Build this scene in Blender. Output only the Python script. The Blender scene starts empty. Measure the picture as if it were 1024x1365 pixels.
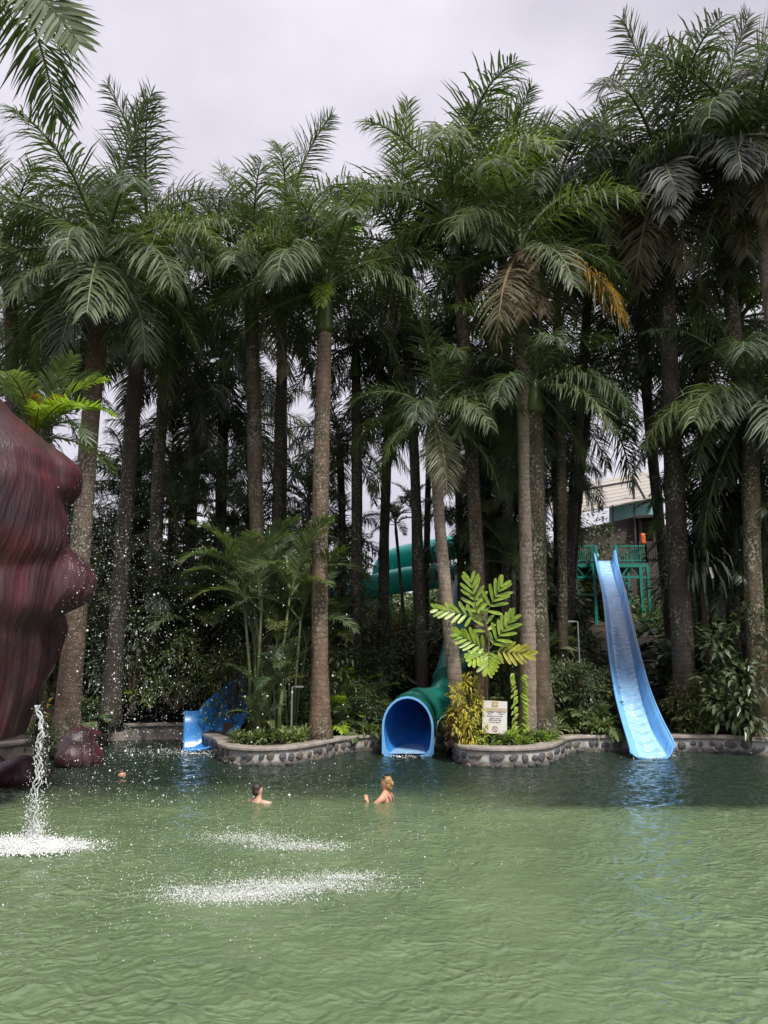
import bpy, math, random
import numpy as np
from mathutils import Vector, Matrix

# ------------------------------------------------------------------ camera, world, sun, exposure
S = bpy.context.scene
COL = S.collection
R = math.radians
H, PITCH, F = 2.2, R(10.8), 985.0
cam = bpy.data.cameras.new('camera')
cam.sensor_fit = 'VERTICAL'
cam.sensor_height = 36.0
cam.sensor_width = 27.0
cam.lens = 36.0 * F / 1365.0
cam.clip_start = 0.05
cam.clip_end = 2000
co = bpy.data.objects.new('camera', cam)
COL.objects.link(co)
co.location = (0, 0, H)
co.rotation_euler = (R(90) + PITCH, 0, 0)
S.camera = co

SUN_EL, SUN_AZ = R(56), R(150)          # veiled sun behind the camera, a little to the right; azimuth clockwise from +Y
w = bpy.data.worlds.new('World')
S.world = w
w.use_nodes = True
nt = w.node_tree
nt.nodes.clear()
def N(t, typ, **kw):
    n = t.nodes.new(typ)
    for k, v in kw.items():
        setattr(n, k, v)
    return n
wo = N(nt, 'ShaderNodeOutputWorld')
sky = N(nt, 'ShaderNodeTexSky', sky_type='NISHITA', sun_disc=False)
sky.sun_elevation = SUN_EL
sky.sun_rotation = SUN_AZ
b1 = N(nt, 'ShaderNodeBackground')
b1.inputs['Strength'].default_value = 0.1
nt.links.new(sky.outputs[0], b1.inputs[0])
tc = N(nt, 'ShaderNodeTexCoord')
mp = N(nt, 'ShaderNodeMapping')
mp.inputs['Scale'].default_value = (1, 1, 1.6)
nt.links.new(tc.outputs['Generated'], mp.inputs[0])
nz = N(nt, 'ShaderNodeTexNoise')
nz.inputs['Scale'].default_value = 2.6
nz.inputs['Detail'].default_value = 6
nz.inputs['Roughness'].default_value = 0.5
nt.links.new(mp.outputs[0], nz.inputs['Vector'])
cr = N(nt, 'ShaderNodeValToRGB')
cr.color_ramp.elements[0].position = 0.3
cr.color_ramp.elements[0].color = (0.345, 0.328, 0.382, 1)
cr.color_ramp.elements[1].position = 0.68
cr.color_ramp.elements[1].color = (0.535, 0.508, 0.562, 1)
nt.links.new(nz.outputs['Fac'], cr.inputs[0])
b2 = N(nt, 'ShaderNodeBackground')
b2.inputs['Strength'].default_value = 1.0
sep = N(nt, 'ShaderNodeSeparateXYZ')
nt.links.new(tc.outputs['Generated'], sep.inputs[0])
zr = N(nt, 'ShaderNodeMapRange')
zr.inputs[1].default_value = 0.70
zr.inputs[2].default_value = 1.0
zr.inputs[3].default_value = 1.0
zr.inputs[4].default_value = 1.9
nt.links.new(sep.outputs[2], zr.inputs[0])
nt.links.new(zr.outputs[0], b2.inputs['Strength'])
nt.links.new(cr.outputs[0], b2.inputs[0])
mx = N(nt, 'ShaderNodeMixShader')
mx.inputs[0].default_value = 0.94          # cloud cover
nt.links.new(b1.outputs[0], mx.inputs[1])
nt.links.new(b2.outputs[0], mx.inputs[2])
nt.links.new(mx.outputs[0], wo.inputs[0])

sl = bpy.data.lights.new('sun', 'SUN')
sl.energy = 2.4
sl.angle = R(10)
sl.color = (1.0, 0.95, 0.88)
so = bpy.data.objects.new('sun', sl)
COL.objects.link(so)
sd = Vector((math.sin(SUN_AZ) * math.cos(SUN_EL), math.cos(SUN_AZ) * math.cos(SUN_EL), math.sin(SUN_EL)))
so.rotation_euler = sd.to_track_quat('Z', 'Y').to_euler()
so.location = (0, -10, 30)

S.view_settings.view_transform = 'Standard'
S.view_settings.look = 'None'
S.view_settings.gamma = 1
S.view_settings.exposure = 0.86
S.render.engine = 'CYCLES'
S.cycles.max_bounces = 8
S.cycles.diffuse_bounces = 5
S.cycles.glossy_bounces = 3
S.cycles.transmission_bounces = 4
S.cycles.transparent_max_bounces = 6
S.cycles.use_denoising = True
S.cycles.caustics_reflective = False
S.cycles.caustics_refractive = False

# ------------------------------------------------------------------ helpers
rnd = random.Random(7)
CP, SP = math.cos(PITCH), math.sin(PITCH)
def ray(px, py):
    x, u = (px - 512) / F, (682.5 - py) / F
    return Vector((x, CP - u * SP, SP + u * CP))
def P(px, py, Y):
    d = ray(px, py)
    return Vector((0, 0, H)) + d * (Y / d.y)
def G(px, py, z=0.0):
    d = ray(px, py)
    return Vector((0, 0, H)) + d * ((z - H) / d.z)

def tag(o, label=None, cat=None, group=None, kind=None):
    if label: o['label'] = label
    if cat: o['category'] = cat
    if group: o['group'] = group
    if kind: o['kind'] = kind
    return o
def link(o, parent=None):
    COL.objects.link(o)
    if parent is not None:
        o.parent = parent
    return o
def empty(name, loc=(0, 0, 0), rz=0):
    o = bpy.data.objects.new(name, None)
    o.empty_display_size = 0.3
    link(o)
    o.location = loc
    o.rotation_euler = (0, 0, rz)
    return o
def mesh(name, v, f, mats=(), mi=None, smooth=False):
    m = bpy.data.meshes.new(name)
    m.from_pydata([tuple(p) for p in v], [], f)
    for a in mats:
        m.materials.append(a)
    if mi is not None:
        m.polygons.foreach_set('material_index', mi)
    if smooth:
        m.polygons.foreach_set('use_smooth', [True] * len(m.polygons))
    m.update()
    return m
def obj(name, me, parent=None, loc=(0, 0, 0), rot=(0, 0, 0), sc=(1, 1, 1)):
    o = bpy.data.objects.new(name, me)
    link(o, parent)
    o.location = loc
    o.rotation_euler = rot
    o.scale = sc if hasattr(sc, '__len__') else (sc, sc, sc)
    return o
class MB:
    """collects vertices and faces of one mesh"""
    def __init__(s): s.v, s.f, s.mi = [], [], []
    def add(s, v, f, m=0):
        o = len(s.v)
        s.v += [tuple(p) for p in v]
        s.f += [tuple(i + o for i in q) for q in f]
        s.mi += [m] * len(f)
    def box(s, c, d, m=0, rz=0.0):
        cx, cy, cz = c
        a, b, e = d[0] / 2, d[1] / 2, d[2] / 2
        cs, sn = math.cos(rz), math.sin(rz)
        v = []
        for z in (-e, e):
            for x, y in ((-a, -b), (a, -b), (a, b), (-a, b)):
                v.append((cx + x * cs - y * sn, cy + x * sn + y * cs, cz + z))
        s.add(v, [(3, 2, 1, 0), (4, 5, 6, 7), (0, 1, 5, 4), (1, 2, 6, 5), (2, 3, 7, 6), (3, 0, 4, 7)], m)
    def tube(s, pts, rad, n=8, m=0, cap=True, rv=None):
        pts = [Vector(p) for p in pts]
        if not hasattr(rad, '__len__'): rad = [rad] * len(pts)
        v, f = [], []
        up = None
        for i, p in enumerate(pts):
            t = (pts[min(i + 1, len(pts) - 1)] - pts[max(i - 1, 0)]).normalized()
            if up is None:
                up = t.orthogonal().normalized()
            up = (up - t * up.dot(t)).normalized()
            sd_ = t.cross(up)
            for k in range(n):
                a = 2 * math.pi * k / n
                r = rad[i] * (1 if rv is None else rv(i, k))
                v.append(p + (up * math.cos(a) + sd_ * math.sin(a)) * r)
        for i in range(len(pts) - 1):
            for k in range(n):
                k2 = (k + 1) % n
                f.append((i * n + k, i * n + k2, (i + 1) * n + k2, (i + 1) * n + k))
        if cap:
            f.append(tuple(range(n))[::-1])
            f.append(tuple((len(pts) - 1) * n + k for k in range(n)))
        s.add(v, f, m)
    def bar(s, a, b, r, m=0, n=4): s.tube([a, b], r, n, m)
    def build(s, name, mats, parent=None, smooth=False, loc=(0, 0, 0)):
        me = mesh(name, s.v, s.f, mats, s.mi, smooth)
        return obj(name, me, parent, loc)

# ------------------------------------------------------------------ materials
def newmat(name):
    m = bpy.data.materials.new(name)
    m.use_nodes = True
    t = m.node_tree
    t.nodes.clear()
    out = N(t, 'ShaderNodeOutputMaterial')
    bs = N(t, 'ShaderNodeBsdfPrincipled')
    t.links.new(bs.outputs[0], out.inputs[0])
    return m, t, bs, out
def ramp(t, src, stops):
    r = N(t, 'ShaderNodeValToRGB')
    e = r.color_ramp.elements
    while len(e) < len(stops): e.new(0.5)
    for x, (p, c) in zip(e, stops):
        x.position = p
        x.color = (*c, 1)
    t.links.new(src, r.inputs[0])
    return r.outputs[0]
def noise(t, scale, detail=3, rough=0.5, vec=None, stretch=None):
    n = N(t, 'ShaderNodeTexNoise')
    n.inputs['Scale'].default_value = scale
    n.inputs['Detail'].default_value = detail
    n.inputs['Roughness'].default_value = rough
    if vec is None:
        tc = N(t, 'ShaderNodeTexCoord')
        vec = tc.outputs['Object']
    if stretch:
        mp = N(t, 'ShaderNodeMapping')
        mp.inputs['Scale'].default_value = stretch
        t.links.new(vec, mp.inputs[0])
        vec = mp.outputs[0]
    t.links.new(vec, n.inputs['Vector'])
    return n.outputs['Fac']
def mixc(t, fac, a, b, mode='MIX'):
    m = N(t, 'ShaderNodeMix', data_type='RGBA', blend_type=mode)
    for s_, v in ((m.inputs[0], fac), (m.inputs[6], a), (m.inputs[7], b)):
        if hasattr(v, 'is_linked'): t.links.new(v, s_)
        elif hasattr(v, '__len__'): s_.default_value = (*v, 1)
        else: s_.default_value = v
    return m.outputs[2]
def math_(t, op, a, b=0.0, clamp=False):
    m = N(t, 'ShaderNodeMath', operation=op, use_clamp=clamp)
    for s_, v in ((m.inputs[0], a), (m.inputs[1], b)):
        if hasattr(v, 'is_linked'): t.links.new(v, s_)
        else: s_.default_value = v
    return m.outputs[0]
def bump(t, bs, h, strength, dist):
    b = N(t, 'ShaderNodeBump')
    b.inputs['Strength'].default_value = strength
    b.inputs['Distance'].default_value = dist
    t.links.new(h, b.inputs['Height'])
    t.links.new(b.outputs[0], bs.inputs['Normal'])
def simple(name, col, rough=0.6, var=0.25, scale=6, bmp=0.0, spec=0.5, metal=0.0, stretch=None):
    m, t, bs, out = newmat(name)
    n = noise(t, scale, 5, 0.6, stretch=stretch)
    a = tuple(max(0, c * (1 - var)) for c in col)
    b = tuple(min(1, c * (1 + var)) for c in col)
    t.links.new(ramp(t, n, [(0.3, a), (0.7, b)]), bs.inputs['Base Color'])
    bs.inputs['Roughness'].default_value = rough
    bs.inputs['Specular IOR Level'].default_value = spec
    bs.inputs['Metallic'].default_value = metal
    if bmp: bump(t, bs, n, 1.0, bmp)
    return m
def leafmat(name, a, b, c=None, rough=0.36, trans=0.22, spec=0.55):
    """leaf: colour varies from plant part to plant part and within the leaf"""
    m, t, bs, out = newmat(name)
    oi = N(t, 'ShaderNodeObjectInfo')
    stops = [(0.0, a), (0.6, b)] + ([(1.0, c)] if c else [])
    c1 = ramp(t, oi.outputs['Random'], stops)
    n = noise(t, 3.0, 3)
    v = ramp(t, n, [(0.3, (0.62,) * 3), (0.7, (1.35,) * 3)])
    colr = mixc(t, 1.0, c1, v, 'MULTIPLY')
    n2 = noise(t, 17.0, 2)
    colr = mixc(t, ramp(t, n2, [(0.64, (0,) * 3), (0.74, (0.55,) * 3)]), colr, tuple(x * 0.9 + y for x, y in zip(b, (0.06, 0.045, 0.01))))
    t.links.new(colr, bs.inputs['Base Color'])
    bs.inputs['Roughness'].default_value = rough
    bs.inputs['Specular IOR Level'].default_value = spec
    tr = N(t, 'ShaderNodeBsdfTranslucent')
    t.links.new(mixc(t, 1.0, colr, (1.3, 1.6, 0.6), 'MULTIPLY'), tr.inputs[0])
    ms = N(t, 'ShaderNodeMixShader')
    ms.inputs[0].default_value = trans
    t.links.new(bs.outputs[0], ms.inputs[1])
    t.links.new(tr.outputs[0], ms.inputs[2])
    t.links.new(ms.outputs[0], out.inputs[0])
    return m
def barkmat(name, a, b, moss=0.4, lich=0.5, rings=True):
    m, t, bs, out = newmat(name)
    n = noise(t, 5, 5, 0.65, stretch=(1, 1, 0.5))
    c = ramp(t, n, [(0.3, a), (0.7, b)])
    n2 = noise(t, 2.2, 4, 0.6, stretch=(1, 1, 0.35))
    c = mixc(t, ramp(t, n2, [(0.62 - moss * 0.3, (0,) * 3), (0.80 - moss * 0.3, (0.8,) * 3)]), c, (0.035, 0.045, 0.014))
    n3 = noise(t, 20, 4, 0.7, stretch=(1, 1, 0.8))
    pat = ramp(t, noise(t, 1.6, 3, 0.6, stretch=(1, 1, 0.5)), [(0.34, (0,) * 3), (0.62, (0.16,) * 3)])
    c = mixc(t, ramp(t, math_(t, 'ADD', n3, pat), [(0.70 - 0.1 * lich, (0,) * 3), (0.76 - 0.1 * lich, (0.85,) * 3)]), c, (0.44, 0.385, 0.33))
    wr = N(t, 'ShaderNodeTexWave', wave_type='BANDS', bands_direction='Z', wave_profile='SIN')
    wr.inputs['Scale'].default_value = 2.4
    wr.inputs['Distortion'].default_value = 3.5
    wr.inputs['Detail'].default_value = 3
    tcr = N(t, 'ShaderNodeTexCoord')
    t.links.new(tcr.outputs['Object'], wr.inputs['Vector'])
    c = mixc(t, 1.0, c, ramp(t, wr.outputs['Fac'], [(0.05, (0.80,) * 3), (0.30, (1.0,) * 3)]), 'MULTIPLY')
    oi = N(t, 'ShaderNodeObjectInfo')
    c = mixc(t, 1.0, c, ramp(t, oi.outputs['Random'], [(0, (0.7,) * 3), (1, (1.15,) * 3)]), 'MULTIPLY')
    t.links.new(c, bs.inputs['Base Color'])
    bs.inputs['Roughness'].default_value = 0.8
    wv = N(t, 'ShaderNodeTexWave', wave_type='BANDS', bands_direction='Z', wave_profile='SAW')
    wv.inputs['Scale'].default_value = 2.2
    wv.inputs['Distortion'].default_value = 1.6
    wv.inputs['Detail'].default_value = 2
    tcx = N(t, 'ShaderNodeTexCoord')
    t.links.new(tcx.outputs['Object'], wv.inputs['Vector'])
    h = math_(t, 'ADD', math_(t, 'MULTIPLY', wv.outputs['Fac'], 0.6), math_(t, 'MULTIPLY', n3, 0.9))
    bump(t, bs, h, 1.0, 0.03)
    return m

M = {}
M['leaf'] = leafmat('palm_leaf', (0.070, 0.100, 0.055), (0.092, 0.126, 0.062), (0.135, 0.165, 0.066), rough=0.5, trans=0.3, spec=0.4)
M['leaf_grey'] = leafmat('grey_palm_leaf', (0.095, 0.112, 0.105), (0.125, 0.138, 0.122), (0.15, 0.155, 0.13), rough=0.52, trans=0.25, spec=0.4)
M['leaf_dark'] = leafmat('shade_painted_palm_leaf', (0.046, 0.070, 0.044), (0.060, 0.085, 0.046), (0.076, 0.098, 0.046))  # darker copy of the palm leaf; back row shade put into the colour
M['leaf_lime'] = leafmat('young_palm_leaf', (0.24, 0.34, 0.035), (0.30, 0.40, 0.045), trans=0.4)
M['leaf_bright'] = leafmat('bright_leaf', (0.24, 0.38, 0.05), (0.32, 0.46, 0.06), (0.38, 0.50, 0.07), trans=0.3)
M['leaf_yellow'] = leafmat('yellow_leaf', (0.34, 0.34, 0.04), (0.42, 0.40, 0.05), trans=0.3)
M['leaf_orange'] = leafmat('orange_dying_leaf', (0.44, 0.20, 0.025), (0.38, 0.21, 0.04), trans=0.35)
M['leaf_dead'] = leafmat('dead_leaf', (0.20, 0.15, 0.09), (0.26, 0.20, 0.13), (0.34, 0.28, 0.20), rough=0.7, trans=0.15, spec=0.2)
M['leaf_tan'] = leafmat('fading_leaf', (0.11, 0.105, 0.055), (0.14, 0.13, 0.075), rough=0.5, trans=0.2)
M['leaf_area'] = leafmat('understory_palm_leaf', (0.085, 0.130, 0.078), (0.12, 0.165, 0.085), (0.17, 0.21, 0.09), trans=0.32)
M['leaf_bush'] = leafmat('bush_leaf', (0.080, 0.112, 0.062), (0.110, 0.148, 0.068), (0.155, 0.190, 0.080), rough=0.34)
M['leaf_bush2'] = leafmat('olive_bush_leaf', (0.085, 0.105, 0.045), (0.12, 0.14, 0.05), (0.16, 0.17, 0.06), rough=0.4)
M['leaf_strap'] = leafmat('strap_leaf', (0.050, 0.075, 0.045), (0.075, 0.10, 0.055), (0.10, 0.12, 0.06), rough=0.32)
M['leaf_cover'] = leafmat('cover_leaf', (0.12, 0.18, 0.06), (0.19, 0.25, 0.09), (0.34, 0.37, 0.17), rough=0.35)
M['leaf_croton'] = leafmat('croton_leaf', (0.36, 0.35, 0.04), (0.46, 0.40, 0.05), (0.26, 0.30, 0.05), rough=0.35)
M['leaf_maroon'] = leafmat('maroon_leaf', (0.09, 0.02, 0.035), (0.12, 0.03, 0.04), rough=0.35)
M['petal'] = leafmat('yellow_petal', (0.62, 0.36, 0.02), (0.7, 0.42, 0.03), trans=0.2)
M['petal_red'] = leafmat('red_petal', (0.45, 0.04, 0.05), (0.5, 0.08, 0.08), trans=0.2)
M['rachis'] = simple('leaf_stalk', (0.12, 0.15, 0.06), 0.45)
M['rachis_dead'] = simple('dead_leaf_stalk', (0.25, 0.18, 0.10), 0.7)
M['shaft'] = simple('crown_shaft_green', (0.085, 0.125, 0.035), 0.35, 0.3, 2.5, stretch=(1, 1, 0.3))
M['bark'] = barkmat('palm_bark', (0.115, 0.075, 0.050), (0.29, 0.20, 0.14), 0.50, 0.45)
M['bark_moss'] = barkmat('mossy_bark', (0.090, 0.064, 0.042), (0.20, 0.145, 0.10), 0.85, 0.45)
M['bark_pale'] = barkmat('pale_bark', (0.22, 0.165, 0.13), (0.45, 0.35, 0.28), 0.40, 0.70)
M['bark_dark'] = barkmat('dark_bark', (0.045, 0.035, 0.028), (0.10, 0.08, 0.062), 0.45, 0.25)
M['stem'] = simple('green_stem', (0.10, 0.13, 0.05), 0.5)
M['woody'] = simple('woody_stem', (0.09, 0.065, 0.045), 0.8, bmp=0.01)
M['soil'] = simple('leaf_litter_soil', (0.045, 0.033, 0.022), 0.9, 0.6, 3, 0.05)
def mortarmat():
    m, t, bs, out = newmat('pale_mortar')
    n = noise(t, 5, 5, 0.65)
    c = ramp(t, n, [(0.3, (0.26, 0.25, 0.23)), (0.7, (0.58, 0.56, 0.53))])
    tcx = N(t, 'ShaderNodeTexCoord')
    sx = N(t, 'ShaderNodeSeparateXYZ')
    t.links.new(tcx.outputs['Object'], sx.inputs[0])
    lv = math_(t, 'ADD', sx.outputs[2], math_(t, 'MULTIPLY', math_(t, 'SUBTRACT', noise(t, 3, 3, stretch=(1, 1, .2)), .5), .18))
    c = mixc(t, ramp(t, lv, [(0.05, (0.85,) * 3), (0.12, (0,) * 3)]), c, (0.055, 0.05, 0.04))
    t.links.new(c, bs.inputs['Base Color'])
    bs.inputs['Roughness'].default_value = .7
    bump(t, bs, n, 1.0, .015)
    return m
M['mortar'] = mortarmat()
M['coping'] = simple('concrete_coping', (0.30, 0.265, 0.235), 0.75, 0.35, 5, 0.008)
M['stone'] = simple('grey_stone', (0.10, 0.10, 0.105), 0.6, 0.5, 9, 0.012)
M['stone2'] = simple('brown_stone', (0.15, 0.125, 0.10), 0.65, 0.5, 9, 0.012)
M['blue'] = simple('blue_fibreglass', (0.045, 0.25, 0.62), 0.24, 0.18, 3)
M['skyblue'] = simple('sky_blue_fibreglass', (0.19, 0.48, 0.86), 0.28, 0.12, 2.5)
M['green_tube'] = simple('green_fibreglass', (0.012, 0.15, 0.115), 0.22, 0.25, 2.5)
M['turq'] = simple('turquoise_fibreglass', (0.05, 0.72, 0.63), 0.3, 0.12, 2.0)
M['turq_worn'] = simple('worn_turquoise', (0.10, 0.33, 0.32), 0.4, 0.5, 7)
M['seam'] = simple('pale_seam', (0.22, 0.33, 0.30), 0.5)
M['steel_green'] = simple('green_painted_steel', (0.012, 0.20, 0.15), 0.4, 0.2, 4)
M['steel_dark'] = simple('dark_steel', (0.03, 0.03, 0.035), 0.5)
M['pole_grey'] = simple('grey_pole', (0.22, 0.23, 0.22), 0.5)
M['brownwall'] = simple('brown_plaster', (0.085, 0.060, 0.058), 0.8, 0.2, 2)
M['darkwood'] = simple('dark_boards', (0.045, 0.035, 0.032), 0.7, 0.4, 3, stretch=(6, 6, 0.4))
M['aqua'] = simple('aqua_sheet', (0.22, 0.52, 0.52), 0.4, 0.12, 1.0)
M['orange'] = simple('orange_cloth', (0.65, 0.13, 0.03), 0.7)
M['sign'] = simple('white_sign_board', (0.74, 0.72, 0.68), 0.45, 0.06, 4)
M['sign_band'] = simple('beige_print', (0.52, 0.45, 0.30), 0.5, 0.1)
M['sign_logo'] = simple('gold_print', (0.46, 0.36, 0.13), 0.5, 0.1)
M['ink'] = simple('dark_print', (0.13, 0.13, 0.17), 0.6, 0.05)
M['ink_red'] = simple('red_print', (0.35, 0.12, 0.07), 0.6, 0.05)
M['skin'] = simple('wet_skin', (0.58, 0.30, 0.19), 0.35, 0.1, 8)
M['skin_pale'] = simple('pale_wet_skin', (0.60, 0.36, 0.27), 0.35, 0.1, 8)
M['hair_blond'] = simple('blond_hair', (0.36, 0.22, 0.10), 0.45, 0.5, 40, 0.01, stretch=(1, 1, 0.2))
M['hair_dark'] = simple('dark_hair', (0.035, 0.024, 0.020), 0.4, 0.5, 40, 0.01)
M['black'] = simple('black_cloth', (0.012, 0.012, 0.014), 0.5)

def glassy(name, col, alpha):
    m, t, bs, out = newmat(name)
    bs.inputs['Base Color'].default_value = (*col, 1)
    bs.inputs['Roughness'].default_value = 0.12
    tr = N(t, 'ShaderNodeBsdfTransparent')
    ms = N(t, 'ShaderNodeMixShader')
    ms.inputs[0].default_value = alpha
    t.links.new(tr.outputs[0], ms.inputs[1])
    t.links.new(bs.outputs[0], ms.inputs[2])
    t.links.new(ms.outputs[0], out.inputs[0])
    return m
M['drop'] = glassy('water_drop', (0.80, 0.83, 0.82), 0.8)
M['stream'] = glassy('falling_water', (0.70, 0.74, 0.72), 0.62)
M['foam'] = simple('white_foam', (0.80, 0.82, 0.80), 0.4, 0.1)
M['poly'] = glassy('cream_roof_sheet', (0.46, 0.42, 0.345), 0.8)

def rockmat():
    m, t, bs, out = newmat('red_painted_rock')
    n1 = noise(t, 1.3, 4, 0.6)
    c = ramp(t, n1, [(0.32, (0.030, 0.015, 0.019)), (0.54, (0.066, 0.021, 0.026)), (0.74, (0.125, 0.022, 0.024))])
    st = noise(t, 9, 4, 0.55, stretch=(2.6, 2.6, 0.22))
    ge = N(t, 'ShaderNodeNewGeometry')
    sx = N(t, 'ShaderNodeSeparateXYZ')
    t.links.new(ge.outputs['Normal'], sx.inputs[0])
    steep = ramp(t, sx.outputs[2], [(0.15, (1,) * 3), (0.5, (0,) * 3)])       # drips of paint keep to the steep faces
    c = mixc(t, math_(t, 'MULTIPLY', ramp(t, st, [(0.60, (0,) * 3), (0.68, (0.14,) * 3)]), steep), c, (0.24, 0.18, 0.17))
    st2 = noise(t, 3.2, 3, 0.55, stretch=(2.2, 2.2, 0.3))
    c = mixc(t, ramp(t, st2, [(0.50, (0,) * 3), (0.72, (0.28,) * 3)]), c, (0.12, 0.085, 0.09))
    c = mixc(t, ramp(t, noise(t, 1.9, 3, 0.5), [(0.52, (0,) * 3), (0.66, (0.7,) * 3)]), c, (0.028, 0.017, 0.021))
    t.links.new(c, bs.inputs['Base Color'])
    bs.inputs['Roughness'].default_value = 0.4
    h = math_(t, 'ADD', st, math_(t, 'MULTIPLY', noise(t, 26, 3, 0.6, stretch=(1.5, 1.5, 0.35)), 0.6))
    bump(t, bs, h, 0.6, 0.018)
    return m
M['rock'] = rockmat()

def watermat():
    m, t, bs, out = newmat('pool_water')
    ge = N(t, 'ShaderNodeNewGeometry')
    sx = N(t, 'ShaderNodeSeparateXYZ')
    t.links.new(ge.outputs['Position'], sx.inputs[0])
    wob = noise(t, 0.55, 4, 0.6, vec=ge.outputs['Position'])
    # depth and the trees' dark reflection and shade, painted into the far water's colour; a sharp step to the right of the planter, a gentle one elsewhere
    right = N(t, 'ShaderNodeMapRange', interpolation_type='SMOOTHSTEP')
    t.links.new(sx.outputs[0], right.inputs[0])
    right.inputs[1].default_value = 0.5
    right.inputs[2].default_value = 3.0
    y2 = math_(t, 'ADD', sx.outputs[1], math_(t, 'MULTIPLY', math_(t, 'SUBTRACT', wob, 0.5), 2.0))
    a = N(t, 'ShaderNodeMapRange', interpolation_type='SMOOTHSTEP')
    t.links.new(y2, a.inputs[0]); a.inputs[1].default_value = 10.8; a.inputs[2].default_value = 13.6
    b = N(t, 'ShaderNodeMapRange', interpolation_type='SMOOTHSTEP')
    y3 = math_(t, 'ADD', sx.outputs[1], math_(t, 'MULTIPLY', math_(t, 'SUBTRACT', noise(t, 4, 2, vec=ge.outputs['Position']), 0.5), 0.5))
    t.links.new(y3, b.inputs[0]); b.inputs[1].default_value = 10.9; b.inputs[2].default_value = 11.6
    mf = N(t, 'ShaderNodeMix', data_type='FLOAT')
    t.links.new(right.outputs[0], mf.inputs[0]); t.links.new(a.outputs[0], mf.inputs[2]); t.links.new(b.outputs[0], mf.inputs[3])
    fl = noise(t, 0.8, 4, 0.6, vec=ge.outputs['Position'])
    near_col = ramp(t, fl, [(0.3, (0.098, 0.148, 0.072)), (0.7, (0.138, 0.196, 0.098))])
    c = mixc(t, mf.outputs[0], near_col, (0.018, 0.034, 0.021))
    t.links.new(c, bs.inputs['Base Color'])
    bs.inputs['Roughness'].default_value = 0.05
    bs.inputs['IOR'].default_value = 1.33
    bs.inputs['Specular IOR Level'].default_value = 1.0
    # ripples: a loose net of sharper little crests on a soft chop, rougher in gusty patches
    warp = N(t, 'ShaderNodeTexNoise')
    warp.inputs['Scale'].default_value = 2.2
    warp.inputs['Detail'].default_value = 3
    t.links.new(ge.outputs['Position'], warp.inputs['Vector'])
    va = N(t, 'ShaderNodeVectorMath', operation='SCALE')
    t.links.new(warp.outputs['Color'], va.inputs[0])
    va.inputs[3].default_value = 0.55
    vb = N(t, 'ShaderNodeVectorMath', operation='ADD')
    t.links.new(ge.outputs['Position'], vb.inputs[0]); t.links.new(va.outputs[0], vb.inputs[1])
    mpw = N(t, 'ShaderNodeMapping')
    mpw.inputs['Scale'].default_value = (1.0, 1.35, 1)
    t.links.new(vb.outputs[0], mpw.inputs[0])
    vo = N(t, 'ShaderNodeTexVoronoi', feature='SMOOTH_F1', voronoi_dimensions='2D')
    vo.inputs['Scale'].default_value = 8.5
    vo.inputs['Smoothness'].default_value = 0.25
    t.links.new(mpw.outputs[0], vo.inputs['Vector'])
    gust = ramp(t, noise(t, .5, 3, .5, vec=ge.outputs['Position']), [(0.35, (.35,) * 3), (0.65, (1,) * 3)])
    h = math_(t, 'ADD', math_(t, 'MULTIPLY', math_(t, 'MULTIPLY', vo.outputs['Distance'], gust), 1.1), math_(t, 'MULTIPLY', noise(t, 17, 4, 0.6, vec=ge.outputs['Position']), .55))
    bump(t, bs, h, 1.0, 0.030)
    return m
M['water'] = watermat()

# ------------------------------------------------------------------ pool outline (top view)
def gp(px, py):
    g = G(px, py)
    return (g.x, g.y)
PATH = [(-8.4, -4), (-8.4, 4), (-8.4, 9), (-8.2, 13), (-7.8, 15.3), (-7.15, 17.0), (-7.0, 19.2), (-6.7, 19.7), (-5.2, 19.9), (-4.55, 19.4), (-4.3, 18.2)]
I_ISL = len(PATH) - 1
PATH += [gp(*q) for q in ((288, 1006), (294, 1014), (312, 1019), (345, 1021), (385, 1019), (420, 1013), (450, 1006), (480, 1001.5))]
I_REC = len(PATH) - 1
PATH += [gp(*q) for q in ((505, 1000), (516, 1000), (582, 1000), (592, 1000.5))]
I_GAP = I_REC + 2
I_PLA = len(PATH)
PATH += [gp(*q) for q in ((604, 1004), (606, 1013), (616, 1019), (642, 1022), (690, 1022.5), (728, 1019), (746, 1012), (757, 1005))]
I_RGT = len(PATH) - 1
PATH += [gp(*q) for q in ((775, 1002.5), (820, 1002), (880, 1002), (945, 1002.5), (985, 1004), (1010, 1007))]
PATH += [(9.2, 16.5), (9.9, 15.6), (10.4, 14.2), (10.6, 12), (10.7, 6), (10.7, 0), (10.7, -4)]
def catmull(pts, step=0.06):
    out, idx = [], []
    P_ = [Vector((p[0], p[1])) for p in pts]
    for i in range(len(P_) - 1):
        p0, p1, p2, p3 = P_[max(i - 1, 0)], P_[i], P_[i + 1], P_[min(i + 2, len(P_) - 1)]
        n = max(2, int((p2 - p1).length / step))
        idx.append(len(out))
        for k in range(n):
            u = k / n
            out.append(0.5 * ((2 * p1) + (p2 - p0) * u + (2 * p0 - 5 * p1 + 4 * p2 - p3) * u * u + (3 * p1 - p0 - 3 * p2 + p3) * u ** 3))
    idx.append(len(out))
    out.append(P_[-1])
    return out, idx
EDGE, EIDX = catmull(PATH)
EX = np.array([(p.x, p.y) for p in EDGE])
def yfront(x):
    if x <= -8.2: return 13.0 if x > -8.4 else 2.0
    if x >= 10.6: return 2.0
    d = np.abs(EX[:, 0] - x)
    c = EX[d < 0.06]
    return float(c[:, 1].min()) if len(c) else float(EX[d.argmin(), 1])
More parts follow.
